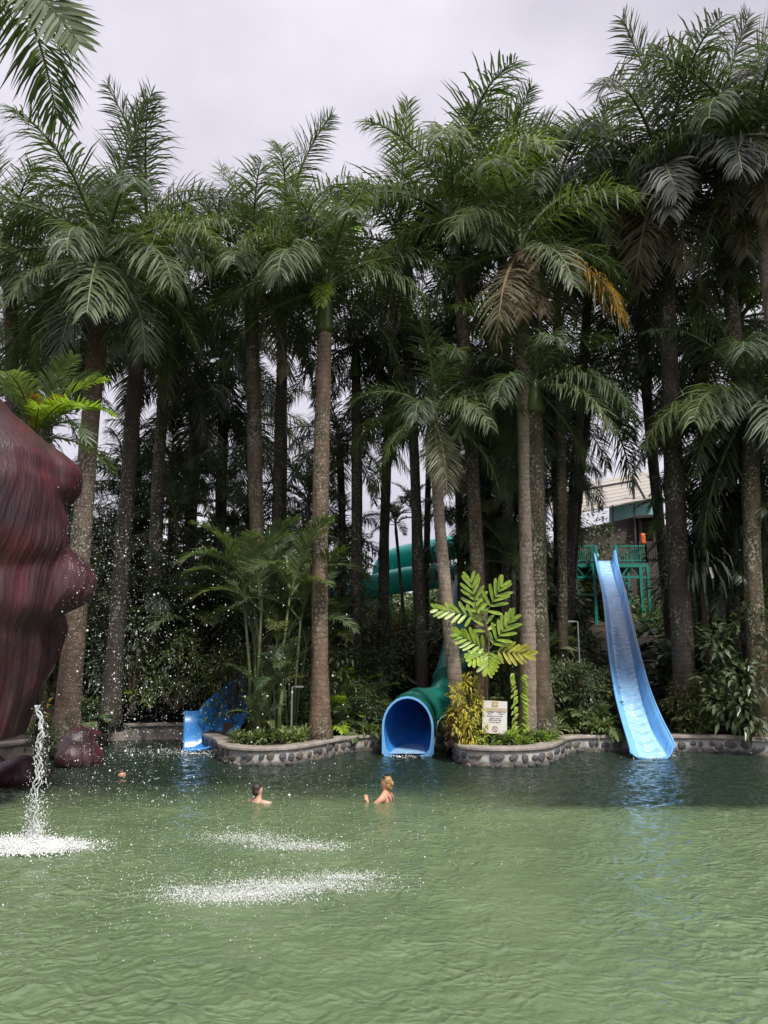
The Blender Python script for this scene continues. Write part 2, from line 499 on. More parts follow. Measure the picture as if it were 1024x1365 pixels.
def hgt(x, y):
    h = 0.33 + 0.235 * max(0, y - 17.9) if y < 33 else 0.33 + 0.235 * 15.1 + 0.02 * (y - 33)
    h = min(h, 6.0)
    if 16.5 < y < 20.6 and abs(x - (0.53 + 0.20 * max(0, y - 16.9))) < 0.66:      # trench under the tube slide
        h = min(h, -0.25 + 0.19 * max(0, y - 17.6))
    if y > 18.3:
        h += 0.12 * math.sin(x * 1.3 + y * 0.7) * min(1, (y - 18.3)) + 0.08 * math.sin(x * 2.9 - y * 1.9) * min(1, (y - 18.3))
    return h

# ground to the horizon (also the pool floor), water, planted bank
g = MB()
g.add([(-900, -900, -1.6), (900, -900, -1.6), (900, 900, -1.6), (-900, 900, -1.6)], [(0, 1, 2, 3)])
tag(g.build('ground', [M['soil']]), kind='structure')

def make_water():
    xs = np.concatenate([np.linspace(-9, 11, 420)])
    ys = np.concatenate([np.linspace(-4, 4.5, 30)[:-1], 4.5 * (20.5 / 4.5) ** np.linspace(0, 1, 560)])
    X, Y = np.meshgrid(xs, ys)
    Z = np.zeros_like(X)
    r = np.random.RandomState(3)
    for k in range(70):
        lam = 0.11 * (6 ** r.rand())
        th = r.normal(math.pi / 2, 0.75)
        kx, ky = 2 * math.pi / lam * math.cos(th), 2 * math.pi / lam * math.sin(th)
        amp = 0.0029 * lam ** 0.95 * (0.6 + 0.8 * r.rand())
        Z += amp * np.sin(kx * X + ky * Y + r.rand() * 6.28 + 0.8 * np.sin(X * r.uniform(.5, 1.5) + r.rand() * 6))
    # rings thrown out by the splashes
    for (px, py, a0) in ((60, 1132, 0.02), (380, 1125, 0.012), (365, 1190, 0.014), (270, 1010, 0.016), (872, 1012, 0.012)):
        c = G(px, py)
        d = np.sqrt((X - c.x) ** 2 + (Y - c.y) ** 2)
        Z += a0 * np.sin(d * 16) * np.exp(-d * 0.9) * np.minimum(1, d * 3)
    v = np.stack([X, Y, Z], -1).reshape(-1, 3)
    nx, ny = len(xs), len(ys)
    i = np.arange(nx * ny).reshape(ny, nx)
    f = np.stack([i[:-1, :-1], i[:-1, 1:], i[1:, 1:], i[1:, :-1]], -1).reshape(-1, 4)
    me = bpy.data.meshes.new('water')
    me.vertices.add(len(v)); me.vertices.foreach_set('co', v.ravel())
    me.loops.add(f.size); me.loops.foreach_set('vertex_index', f.ravel())
    me.polygons.add(len(f)); me.polygons.foreach_set('loop_start', np.arange(0, f.size, 4))
    me.polygons.foreach_set('use_smooth', np.ones(len(f), bool))
    me.update(); me.validate()
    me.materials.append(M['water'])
    tag(obj('water', me), kind='structure')
make_water()

def make_bank():
    xs = list(np.linspace(-70, -9, 22)) + list(np.arange(-8.5, 10.9, 0.08)) + list(np.linspace(11.2, 70, 22))
    ys = [-6, -2, 2, 5, 8, 10, 12, 13, 14, 15] + list(np.arange(15.3, 21, .15)) + list(np.arange(21, 36, .6)) + [38, 42, 50, 65, 90, 150, 260]
    v, f = [], []
    for x in xs:
        y0 = yfront(x) + 0.12
        for y in ys:
            y = max(y, y0)
            v.append((x, y, hgt(x, y)))
    n = len(ts := ys)
    for i in range(len(xs) - 1):
        for k in range(n - 1):
            q = (i * n + k, (i + 1) * n + k, (i + 1) * n + k + 1, i * n + k + 1)
            if v[q[0]][1] == v[q[3]][1] and v[q[1]][1] == v[q[2]][1]: continue
            f.append(q)
    tag(obj('terrain', mesh('terrain', v, f, [M['soil']], smooth=True)), kind='structure')
make_bank()

# stone walls
def stone_mesh(seed):
    r = random.Random(seed)
    n = 9
    ring, top = [], []
    for k in range(n):
        a = 2 * math.pi * k / n
        q = 1 + r.uniform(-0.16, 0.14)
        x, z = math.cos(a) * 0.5 * q, math.sin(a) * 0.5 * q
        ring.append((x, 0.02, z))
        top.append((x * 0.8, -0.022 + r.uniform(-.006, .006), z * 0.8))
    v = ring + top + [(0, -0.034, 0)]
    f = []
    for k in range(n):
        k2 = (k + 1) % n
        f.append((k, k2, n + k2, n + k)); f.append((n + k, n + k2, 2 * n))
    return mesh('stone', v, f, [M['stone' if seed % 3 else 'stone2']], smooth=False)
STONES = [stone_mesh(i) for i in range(9)]
def wall(i0, i1, label, stones=True, hh=0.36, body=None):
    pts = EDGE[EIDX[i0]:EIDX[i1] + 1]
    root = empty('pool_wall', (pts[len(pts) // 2].x, pts[len(pts) // 2].y, 0))
    tag(root, label, 'pool wall')
    def off(i, d):
        t_ = (pts[min(i + 1, len(pts) - 1)] - pts[max(i - 1, 0)]).normalized()
        return pts[i] + Vector((-t_.y, t_.x)) * d
    def sweep(prof, mat, name):
        v, f = [], []
        idx = list(range(0, len(pts), 2))
        if idx[-1] != len(pts) - 1: idx.append(len(pts) - 1)
        n = len(prof)
        for i in idx:
            for (d, z) in prof:
                q = off(i, d)
                v.append((q.x - root.location.x, q.y - root.location.y, z))
        for a in range(len(idx) - 1):
            for k in range(n):
                k2 = (k + 1) % n
                f.append((a * n + k, a * n + k2, (a + 1) * n + k2, (a + 1) * n + k))
        f.append(tuple(range(n))); f.append(tuple((len(idx) - 1) * n + k for k in range(n))[::-1])
        obj(name, mesh(name, v, f, [mat]), root)
    sweep([(0, -1.0), (0.26, -1.0), (0.26, hh - 0.07), (0, hh - 0.07)], body or M['mortar'], 'wall_core')
    sweep([(-0.05, hh - 0.055), (-0.035, hh - 0.078), (0.30, hh - 0.078), (0.31, hh - 0.02), (0.27, hh + 0.005), (-0.01, hh + 0.005), (-0.045, hh - 0.015)], M['coping'], 'coping')
    if stones:
        s_, i = 0.0, 0
        r = random.Random(i0)
        pos = 0.12
        acc = 0.0
        k = 0
        while i < len(pts) - 1:
            acc += (pts[i + 1] - pts[i]).length
            i += 1
            if acc >= pos:
                wd = r.choice((r.uniform(.11, .17), r.uniform(.16, .24), r.uniform(.22, .32)))
                ang = math.atan2(*(pts[min(i + 1, len(pts) - 1)] - pts[i - 1]).yx)
                for zz, hh_, dx in ((r.uniform(0.14, 0.20), r.uniform(0.11, 0.20), 0), (r.uniform(.0, .04), r.uniform(.08, .13), r.uniform(.06, .14))):
                    q = off(i, -0.004)
                    o = obj('stone', STONES[r.randrange(9)], root, (q.x - root.location.x + dx * math.cos(ang), q.y - root.location.y + dx * math.sin(ang), zz),
                            (0, r.uniform(-.25, .25), ang), (wd, 1, hh_))
                pos += wd + r.uniform(0.012, 0.07)
    return root
wall(0, I_ISL, 'plain concrete pool edge curving behind the red rock', stones=False, hh=0.40, body=M['coping'])
wall(I_ISL, I_REC, 'curved stone pool wall below the clump of feathery palms', hh=0.35)
wall(I_REC, I_GAP, 'short straight stone pool wall left of the blue tube mouth', hh=0.35)
wall(I_GAP + 1, I_PLA, 'short stone pool wall between the tube slide and the planter', hh=0.35)
wall(I_PLA, I_RGT, 'bulging stone planter wall under the white sign', hh=0.37)
wall(I_RGT, len(PATH) - 1, 'long stone pool wall behind the open blue slide', hh=0.36)

# ------------------------------------------------------------------ palm fronds
def unit(v):
    l = math.sqrt(v[0] ** 2 + v[1] ** 2 + v[2] ** 2) or 1
    return (v[0] / l, v[1] / l, v[2] / l)
def frond_mesh(name, el, bend, L=3.2, n=78, ll=0.85, lw=0.05, droop=0.55, plum=(-20, 40), seed=0, fwd=0.75, petiole=0.10, mats=None, roll=0.0):
    """feather leaf with its base at the origin, growing along +X, already in its world attitude"""
    r = random.Random(seed)
    K = 16
    p = [Vector((0, 0, 0))]
    tang = []
    for k in range(K):
        u = k / (K - 1)
        e = R(el) - R(bend) * u ** 1.25
        t_ = Vector((math.cos(e), 0.10 * math.sin(seed * 1.7) * u, math.sin(e))).normalized()
        tang.append(t_)
        if k < K - 1: p.append(p[-1] + t_ * (L / (K - 1)))
    b = MB()
    b.tube(p, [0.045 * (1 - 0.9 * k / (K - 1)) * L / 3.2 + 0.004 for k in range(K)], 4, 1)
    V, Fc, MI = [], [], []
    for i in range(n):
        u = petiole + (1 - petiole) * (i + 0.5) / n
        x = u * (K - 1)
        k = min(int(x), K - 2)
        fr = x - k
        c = p[k].lerp(p[k + 1], fr)
        t_ = tang[k].lerp(tang[k + 1], fr).normalized()
        sdv = t_.cross(Vector((0, 0, 1)))
        if sdv.length < 0.05: sdv = Vector((0, 1, 0))
        sdv = sdv.normalized()
        sdv = (Matrix.Rotation(roll, 3, t_) @ sdv)
        nv = sdv.cross(t_).normalized()
        prof = min(1, 0.45 + 2.2 * (u - petiole)) * (1 - 0.62 * max(0, (u - 0.55) / 0.45) ** 1.6)
        for sg in (-1, 1):
            if r.random() < .06: continue
            l = ll * prof * r.uniform(0.75, 1.12)
            a = R(r.uniform(*plum))
            fw = fwd * (0.8 + 0.9 * u ** 2) * r.uniform(0.85, 1.15)
            d = (t_ * fw + sdv * sg * math.cos(a) + nv * math.sin(a)).normalized()
            q = c.copy()
            wv = d.cross(nv).normalized() if abs(d.dot(nv)) < 0.98 else t_
            wv = (wv + nv * r.uniform(-0.5, 0.5)).normalized()
            w0 = lw * r.uniform(0.8, 1.15)
            base = len(V)
            dr = droop * r.uniform(0.45, 1.7)
            for s_, wd in ((0, 0.45), (1, 1.0), (2, 0.8), (3, 0.0)):
                if wd > 0:
                    V.append(q - wv * w0 * wd * 0.5); V.append(q + wv * w0 * wd * 0.5)
                else:
                    V.append(q)
                dd = d + Vector((0, 0, -1)) * dr * s_ * 0.55
                q = q + dd.normalized() * (l / 3)
            Fc += [(base, base + 1, base + 3, base + 2), (base + 2, base + 3, base + 5, base + 4), (base + 4, base + 5, base + 6)]
    b.add(V, Fc, 0)
    return mesh(name, b.v, b.f, mats or [M['leaf'], M['rachis']], b.mi)

ROYAL = {}
for cls, el, bend, n_, lw_, ll_, dr_, pl_, fw_ in (('spear', 83, 34, 100, .032, .85, .30, (-55, 60), .70), ('up', 64, 92, 96, .036, 1.02, .85, (-50, 55), .70), ('arch', 42, 100, 92, .038, 1.08, .95, (-40, 45), .62), ('flat', 16, 90, 88, .040, 1.10, 1.15, (-30, 34), .58),
                                           ('low', -14, 70, 80, .042, 1.02, .80, (-20, 28), .66), ('hang', -46, 42, 76, .042, 1.0, .55, (-22, 28), .72)):
    ROYAL[cls] = [frond_mesh('frond', el + dv * 5, bend + dv * 7, L=3.45, n=n_, ll=ll_, lw=lw_, droop=dr_, plum=pl_, fwd=fw_, seed=i * 7 + len(ROYAL) * 31)
                  for i, dv in enumerate((-1.2, 0, 1.2))]
AREA = {}
for cls, el, bend in (('up', 76, 60), ('arch', 56, 100), ('flat', 26, 85), ('low', -15, 50)):
    AREA[cls] = [frond_mesh('frond', el + dv * 6, bend + dv * 8, L=2.2, n=56, ll=0.58, lw=0.038, droop=0.34, plum=(8, 34), seed=i * 5 + 100 + len(AREA) * 17,
                            petiole=0.16, fwd=0.8, mats=[M['leaf_area'], M['rachis']]) for i, dv in enumerate((-1, 1))]
FERN = [frond_mesh('frond', el, bend, L=1.1, n=26, ll=0.34, lw=0.05, droop=0.35, plum=(0, 25), seed=200 + el, petiole=0.14, mats=[M['leaf_bush'], M['stem']])
        for el, bend in ((74, 65), (52, 85), (28, 70))]

def put_frond(root, me, loc, rz, sc, mat=None, tilt=(0, 0), stalk=None, label=None):
    o = obj('frond', me, root, loc, (tilt[0], tilt[1], rz), sc)
    if mat is not None:
        o.material_slots[0].link = 'OBJECT'
        o.material_slots[0].material = mat
    if stalk is not None:
        o.material_slots[1].link = 'OBJECT'
        o.material_slots[1].material = stalk
    if label: o['label'] = label
    return o

def royal(cx, cy, Y, bx, by, rad, L, n, label, bark='bark', leaf='leaf', shaft=1.15, group=None, seed=None, special=(), cat='palm tree',
          classes=None, name='palm_tree', set_=ROYAL, dark=False, baseY=None, phase=None):
    """one palm: trunk, crown shaft and every leaf as its own part"""
    r = random.Random(seed if seed is not None else int(cx * 31 + cy))
    C = P(cx, cy, Y)
    B = P(bx, by, baseY or Y)
    bz = hgt(B.x, B.y) - 0.15
    base = Vector((B.x, B.y, bz))
    root = empty(name, base)
    tag(root, label, cat, group)
    top = C - base
    sh = shaft
    # trunk, gently bowed
    K = 26
    pts, rads = [], []
    bow = Vector((r.uniform(-.12, .12), r.uniform(-.1, .1), 0))
    hS = max(0.55, 1 - sh / max(top.length, 0.1))
    for k in range(K):
        u = k / (K - 1) * hS
        pts.append(top * u + bow * math.sin(math.pi * u))
        flare = 0.55 * math.exp(-u * top.length / 0.5)
        rads.append(rad * .92 * (1.06 - 0.22 * u + flare + 0.05 * math.sin(u * 9 + cx)))
    t_ = MB()
    t_.tube(pts, rads, 14, 0, rv=lambda i, k: 1 + 0.03 * math.sin(k * 2.1 + i * 0.9) + 0.02 * math.sin(i * 2.4))
    t_.build('trunk', [M[bark]], root, smooth=True)
    if sh > 0.05:
        c_ = MB()
        a0, a1 = pts[-1], top
        c_.tube([a0.lerp(a1, q) for q in (-0.01, 0.06, 0.3, 0.65, 1.0, 1.12)], [rad * 0.84, rad * 0.98, rad * 0.9, rad * 0.68, rad * 0.5, rad * 0.25], 12)
        c_.build('crown_shaft', [M['shaft']], root, smooth=True)
    if classes is None:
        classes = [('spear', 1), ('up', 0.20), ('arch', 0.24), ('flat', 0.24), ('low', 0.24), ('hang', 0.15)]
    seq = []
    for c, q in classes:
        seq += [c] * (q if isinstance(q, int) else max(1, round(q * n)))
    ph = r.uniform(0, 6.28) if phase is None else phase
    for i, c in enumerate(seq):
        az = ph + i * 2.3999 + r.uniform(-.25, .25)
        m = M[leaf]
        stalk = None
        q = r.random()
        if c == 'hang' and q < 0.35: m, stalk = M['leaf_tan'], M['rachis_dead']
        s_ = L / (3.2 if set_ is ROYAL else 2.2) * r.uniform(0.92, 1.18) * (1.12 if c == 'spear' else 1)
        put_frond(root, r.choice(set_[c]), top + Vector((0, 0, -0.25 * i / max(1, len(seq)) * min(1, L / 3))), az, s_, m, (r.uniform(-.12, .12), r.uniform(-.1, .1)), stalk)
    for (c, az, mm, k) in special:           # leaves the photograph singles out
        put_frond(root, set_[c][0], top + Vector((0, 0, -0.1)), R(az), L / (3.2 if set_ is ROYAL else 2.2) * k, M[mm], (0, 0), M['rachis_dead'] if mm in ('leaf_dead', 'leaf_tan', 'leaf_orange') else None,
                  {'leaf_dead': 'dead tan leaf hanging down', 'leaf_tan': 'fading tan leaf', 'leaf_orange': 'dying orange leaf', 'leaf_lime': 'young lime green leaf', 'leaf_yellow': 'yellow leaf'}.get(mm))
    return root

BR = 'palms of the back row'
# azimuth in degrees: 0 = +X (right in the picture), 90 = away, 180 = left, 270 = towards the camera
royal(138, 342, 16.3, 88, 985, 0.25, 3.1, 20, 'thick leaning palm trunk rising beside the spray at the left', 'bark', seed=11, shaft=1.0, special=[('hang', 262, 'leaf', 1), ('low', 300, 'leaf', 1), ('hang', 320, 'leaf', .9), ('hang', 215, 'leaf', .95), ('up', 160, 'leaf_grey', 1.1)])
royal(196, 292, 18.6, 152, 880, 0.22, 3.1, 14, 'palm with shaggy brown trunk just behind the leaning palm', 'bark_dark', 'leaf_grey', seed=12, special=[('hang', 270, 'leaf_tan', 1), ('up', 60, 'leaf_grey', 1.05)])
royal(12, 335, 18.0, 42, 930, 0.2, 3.0, 13, 'palm cut by the left picture edge above the red rock', 'bark_dark', seed=13)
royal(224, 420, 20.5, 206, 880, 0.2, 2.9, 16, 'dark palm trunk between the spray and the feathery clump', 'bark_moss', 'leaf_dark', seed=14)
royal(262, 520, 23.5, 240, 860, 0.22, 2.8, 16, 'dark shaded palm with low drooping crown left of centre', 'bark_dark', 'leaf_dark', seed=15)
royal(335, 372, 18.3, 354, 900, 0.21, 3.0, 18, 'palm with green crown shaft rising behind the feathery clump', 'bark', seed=16, shaft=1.5, classes=[('spear', 1), ('up', 5), ('arch', 5), ('flat', 4), ('low', 2)], special=[('low', 265, 'leaf', .6), ('hang', 330, 'leaf_tan', 1), ('flat', 330, 'leaf_grey', 1)])
royal(380, 305, 21.0, 366, 820, 0.18, 3.0, 11, 'dark palm topped by one yellow green young leaf', 'bark_dark', seed=17, special=[('up', 40, 'leaf_lime', 1.1), ('spear', 80, 'leaf_lime', 1.05)])
royal(436, 375, 16.9, 427, 988, 0.215, 2.9, 15, 'straight front palm left of the tube slide with bright green crown shaft', 'bark', seed=18, shaft=1.35, classes=[('spear', 1), ('up', 5), ('arch', 5), ('flat', 4), ('low', 2)], special=[('low', 268, 'leaf_lime', .5), ('flat', 240, 'leaf', .8)])
royal(474, 455, 21.2, 474, 850, 0.18, 2.6, 15, 'slim dark palm just right of the straight front palm', 'bark_dark', 'leaf_dark', seed=19)
royal(535, 325, 20.5, 563, 850, 0.17, 3.0, 12, 'slender dark palm above the mouth of the tube slide', 'bark_dark', seed=20, special=[('low', 262, 'leaf_tan', 1), ('flat', 200, 'leaf_grey', 1)])
royal(577, 548, 16.7, 618, 985, 0.16, 2.0, 15, 'short ringed palm leaning over the tube slide', 'bark_pale', seed=21, shaft=0.9, special=[('hang', 275, 'leaf', .9)])
royal(604, 285, 18.6, 641, 840, 0.2, 3.7, 20, 'tallest centre palm with brown trunk behind the bright leafy plant', 'bark', seed=22, shaft=1.5, classes=[('spear', 1), ('up', 5), ('arch', 5), ('flat', 4), ('low', 2)], special=[('spear', 100, 'leaf_grey', 1.1), ('up', 10, 'leaf_lime', 1.0), ('up', 330, 'leaf_lime', .85)])
royal(668, 290, 20.6, 672, 840, 0.2, 3.2, 12, 'dark palm hidden between the tallest palm and the pale trunk', 'bark_dark', 'leaf_dark', seed=23, special=[('up', 30, 'leaf_lime', 1.15)])
royal(692, 330, 17.0, 707, 990, 0.215, 3.1, 17, 'pale lichen spotted palm in the planter with dead tan leaves', 'bark_pale', seed=24, shaft=0.2, special=[('hang', 262, 'leaf_dead', .75), ('hang', 295, 'leaf_dead', .7), ('hang', 235, 'leaf_dead', .6), ('low', 275, 'leaf_dead', .5), ('low', 325, 'leaf_orange', 1.1), ('low', 335, 'leaf_orange', .9)])
royal(712, 508, 17.0, 724, 990, 0.26, 2.4, 15, 'mossy dark palm touching the pale palm in the planter', 'bark_moss', seed=25, shaft=0.8)
royal(738, 262, 19.5, 748, 900, 0.15, 3.2, 14, 'thin lichen flecked palm right of the planter palms', 'bark_moss', seed=26, special=[('low', 318, 'leaf_orange', 1.05)])
royal(792, 275, 21.5, 743, 900, 0.17, 3.3, 13, 'palm left of the open blue slide with hanging orange leaf', 'bark_dark', 'leaf', seed=27, special=[('hang', 300, 'leaf_orange', 1)])
royal(885, 235, 18.5, 903, 800, 0.27, 3.7, 20, 'broad dark palm trunk beside the brown building', 'bark_dark', 'leaf_grey', seed=28, special=[('hang', 225, 'leaf_tan', 1.1), ('low', 190, 'leaf_grey', 1.1), ('up', 170, 'leaf_grey', 1.1), ('low', 250, 'leaf_grey', 1), ('flat', 185, 'leaf_grey', 1), ('hang', 262, 'leaf_tan', 1)])
royal(958, 215, 17.9, 1006, 800, 0.2, 3.3, 13, 'brown palm trunk second from the right edge', 'bark_moss', 'leaf_grey', seed=29)
royal(1006, 190, 16.6, 1090, 985, 0.24, 3.6, 18, 'nearest tall palm at the right edge with green crown shaft', 'bark_pale', 'leaf', seed=30, shaft=1.25, special=[('low', 235, 'leaf_tan', .7), ('hang', 250, 'leaf_tan', .75), ('hang', 205, 'leaf_tan', .7), ('low', 270, 'leaf', .75), ('spear', 120, 'leaf', 1.1)])
royal(1000, 530, 17.3, 1016, 985, 0.23, 3.1, 15, 'low palm with big glossy leaves at the right edge', 'bark_moss', 'leaf', seed=31, shaft=0.6, special=[('flat', 185, 'leaf', 1), ('low', 205, 'leaf', .9), ('flat', 225, 'leaf', .9)])
# back row
FRONT = [(128, 'leaning palm'), (215, 'spray'), (345, 'feathery clump'), (432, 'straight front palm'), (577, 'short ringed palm'), (630, 'tallest palm'), (692, 'pale planter palm'), (800, 'blue slide'), (893, 'broad dark palm'), (1004, 'right edge palm')]
USED = set()
for i, (cx, cy, Y, bx, L, rd) in enumerate(((70, 420, 24, 62, 3.0, .2), (178, 455, 24.5, 186, 2.8, .18), (298, 470, 25, 300, 3.0, .2), (380, 400, 26, 368, 2.0, .15),
        (452, 585, 25, 452, 2.4, .16), (522, 500, 23, 524, 2.7, .17), (598, 445, 22.5, 602, 2.5, .17), (644, 520, 24.5, 655, 2.8, .19), (700, 590, 25.5, 708, 2.8, .18),
        (790, 500, 22.6, 736, 2.9, .16), (850, 385, 23, 908, 3.0, .2), (930, 450, 21.5, 955, 3.2, .22), (985, 420, 20, 1015, 3.0, .2), (975, 590, 19, 985, 2.4, .16),
        (18, 520, 22, 20, 2.6, .17), (335, 560, 27, 332, 2.4, .15), (664, 660, 23, 690, 2.0, .14), (742, 640, 21.5, 752, 1.6, .11), (230, 610, 26, 226, 2.4, .16),
        (640, 600, 26, 632, 2.4, .15), (735, 540, 25, 728, 2.6, .15), (576, 470, 26, 580, 2.6, .15))):
    d_ = min(FRONT, key=lambda t_: abs(t_[0] - cx))
    base_ = f"dark shaded palm, {'low' if cy > 540 else ('middling' if cy > 460 else 'high')} crown {'left' if cx < d_[0] else 'right'} of the {d_[1]}"
    lb = base_ if base_ not in USED else (base_ + ', the smaller one' if base_ + ', the smaller one' not in USED else base_ + ', the thinnest one')
    USED.add(lb)
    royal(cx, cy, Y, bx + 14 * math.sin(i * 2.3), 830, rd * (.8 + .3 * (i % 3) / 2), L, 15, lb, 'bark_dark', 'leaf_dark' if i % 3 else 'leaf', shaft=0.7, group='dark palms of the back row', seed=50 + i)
for i, (cx, cy, Y, L, rd) in enumerate(((300, 640, 22.5, 2.0, .1), (236, 690, 22, 1.9, .09), (182, 700, 23, 2.0, .09), (142, 725, 21.5, 1.8, .08), (412, 668, 22, 1.8, .08), (456, 715, 22.5, 1.7, .08), (652, 690, 22, 1.9, .09), (684, 750, 20.5, 1.7, .08),
        (625, 715, 22.8, 2.0, .09), (655, 745, 23.5, 1.9, .09), (926, 690, 20.5, 1.9, .09), (962, 632, 19.8, 2.0, .1), (1004, 700, 18.6, 1.7, .09), (650, 620, 24, 2.1, .1), (990, 770, 18.4, 1.4, .07),
        (165, 640, 23.5, 2.1, .1), (395, 750, 21.5, 1.6, .07), (90, 690, 22, 2.0, .09), (210, 780, 21.5, 1.7, .08), (120, 800, 20.5, 1.5, .08), (345, 690, 23, 2.0, .1), (950, 560, 21, 2.3, .12))):
    d_ = min(FRONT, key=lambda t_: abs(t_[0] - cx))
    base_ = f"half grown palm, {'low' if cy > 720 else ('middling' if cy > 660 else 'high')} crown {'left' if cx < d_[0] else 'right'} of the {d_[1]}"
    lb = base_ if base_ not in USED else (base_ + ', the smaller one' if base_ + ', the smaller one' not in USED else base_ + ', the thinnest one')
    USED.add(lb)
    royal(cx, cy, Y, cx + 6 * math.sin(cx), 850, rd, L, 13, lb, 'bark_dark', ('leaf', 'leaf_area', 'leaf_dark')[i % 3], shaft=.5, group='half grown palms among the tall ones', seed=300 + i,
          set_=AREA if i % 3 == 1 else ROYAL, classes=[('up', 4), ('arch', 4), ('flat', 3), ('low', 2)])
SM = [('up', 3), ('arch', 3), ('flat', 2), ('low', 1)]
royal(527, 696, 24.0, 545, 850, 0.06, 1.15, 9, 'small slim palm in front of the turquoise slide', 'bark_moss', 'leaf_area', shaft=0.4, classes=SM, set_=AREA, seed=81, name='slim_palm')
royal(551, 680, 25.0, 560, 850, 0.07, 1.1, 9, 'second slim palm crossing the turquoise slide with pale stem', 'bark_pale', 'leaf_area', shaft=0.4, classes=SM, set_=AREA, seed=82, name='slim_palm')
royal(46, 578, 12.8, 62, 960, 0.09, 1.6, 11, 'small palm with yellow and orange tinged leaves above the red rock', 'bark_moss', 'leaf_area', shaft=0.3, set_=AREA, seed=83, name='slim_palm',
      classes=[('up', 4), ('arch', 4), ('flat', 3), ('low', 1)], special=[('up', 200, 'leaf_tan', 1), ('up', 20, 'leaf_lime', 1.1), ('arch', 350, 'leaf_lime', 1.1), ('arch', 185, 'leaf_orange', .9), ('up', 290, 'leaf_orange', .55), ('up', 330, 'leaf_orange', .6), ('arch', 325, 'leaf_lime', 1), ('arch', 300, 'leaf_lime', .8), ('up', 150, 'leaf_lime', 1)])

# palm outside the frame whose leaf hangs in at the top left
rt = empty('palm_tree', (-7.6, 6.0, 0.0))
tag(rt, 'near palm whose single large leaf hangs in at the top left corner', 'palm tree')
Ct = P(-22, -75, 6.4) - Vector((-7.6, 6.0, 0))
t_ = MB()
t_.tube([Ct * (k / 10) + Vector((-0.5, 0, 0)) * math.sin(math.pi * k / 10) for k in range(11)], [0.2 - 0.006 * k for k in range(11)], 12)
t_.build('trunk', [M['bark']], rt, smooth=True)
near_leaf = frond_mesh('frond', -42, 14, L=1.62, n=40, ll=0.52, lw=0.05, droop=0.20, plum=(-6, 10), seed=5, petiole=0.12, fwd=0.6, roll=R(75), mats=[M['leaf'], M['rachis']])
put_frond(rt, near_leaf, Ct, R(-3), 1.0)
for k, (c, az) in enumerate((('up', 120), ('arch', 190), ('flat', 250), ('arch', 100), ('low', 170), ('up', 230))):
    put_frond(rt, ROYAL[c][k % 3], Ct, R(az), 0.8)

# ------------------------------------------------------------------ undergrowth
def leaf_face(V, Fc, c, d, nrm, l, wd, fold=0.25, segs=2):
    s_ = d.cross(nrm)
    if s_.length < 1e-3: s_ = d.orthogonal()
    s_.normalize()
    b0 = len(V)
    m_ = c + d * l * 0.45 + Vector((0, 0, -0.06 * l))
    V += [c, m_ + s_ * wd / 2 + nrm * fold * wd * .5, c + d * l + Vector((0, 0, -0.28 * l)), m_ - s_ * wd / 2 + nrm * fold * wd * .5, m_]
    Fc += [(b0, b0 + 4, b0 + 1), (b0 + 1, b0 + 4, b0 + 2), (b0, b0 + 3, b0 + 4), (b0 + 4, b0 + 3, b0 + 2)]
def bush_mesh(seed, n=520, ll=0.16, lw=0.06, clumps=26, mat=None):
    """a bush about 2 m wide and 2 m tall: leaves gathered in clumps at the ends of twigs"""
    r = random.Random(seed)
    V, Fc = [], []
    cl = []
    for k in range(clumps):
        a, z = r.uniform(0, 6.28), r.uniform(0.15, 1.0)
        q = (1 - (max(0, z - 0.45) / 0.62) ** 2) ** 0.5 * r.uniform(0.5, 1.0) if z > 0.45 else r.uniform(0.55, 1.0)
        cl.append((Vector((math.cos(a) * q, math.sin(a) * q, z * 2)), r.uniform(0.20, 0.38)))
    for i in range(n):
        c, q = cl[i % clumps]
        d = Vector((r.gauss(0, 1), r.gauss(0, 1), r.gauss(0.25, 0.8))).normalized()
        p = c + d * q * r.random() ** 0.4
        out = (d + Vector((p.x, p.y, (p.z - 0.9) * 0.5)) * 0.6).normalized()
        out = (out + Vector((0, 0, -0.15)) + Vector((r.uniform(-.4, .4), r.uniform(-.4, .4), r.uniform(-.3, .3)))).normalized()
        nr = (Vector((0, 0, 1)) + Vector((r.uniform(-.5, .5), r.uniform(-.5, .5), 0))).normalized()
        leaf_face(V, Fc, p, out, nr, ll * r.uniform(0.7, 1.3), lw * r.uniform(.8, 1.2))
    me = mesh('shrub', V, Fc, [mat or M['leaf_bush']])
    b = MB()
    for c, q in cl[::2]:
        b.tube([(c.x * .08, c.y * .08, 0), (c.x * .45, c.y * .45, c.z * .55), c], [0.022, 0.015, 0.006], 5)
    st = mesh('stem', b.v, b.f, [M['woody']])
    return me, st
BUSH = [bush_mesh(1, 1300, .13, .06, 40), bush_mesh(2, 1000, .19, .09, 34), bush_mesh(3, 800, .30, .11, 28), bush_mesh(4, 1900, .10, .045, 46), bush_mesh(5, 520, .42, .17, 24)]
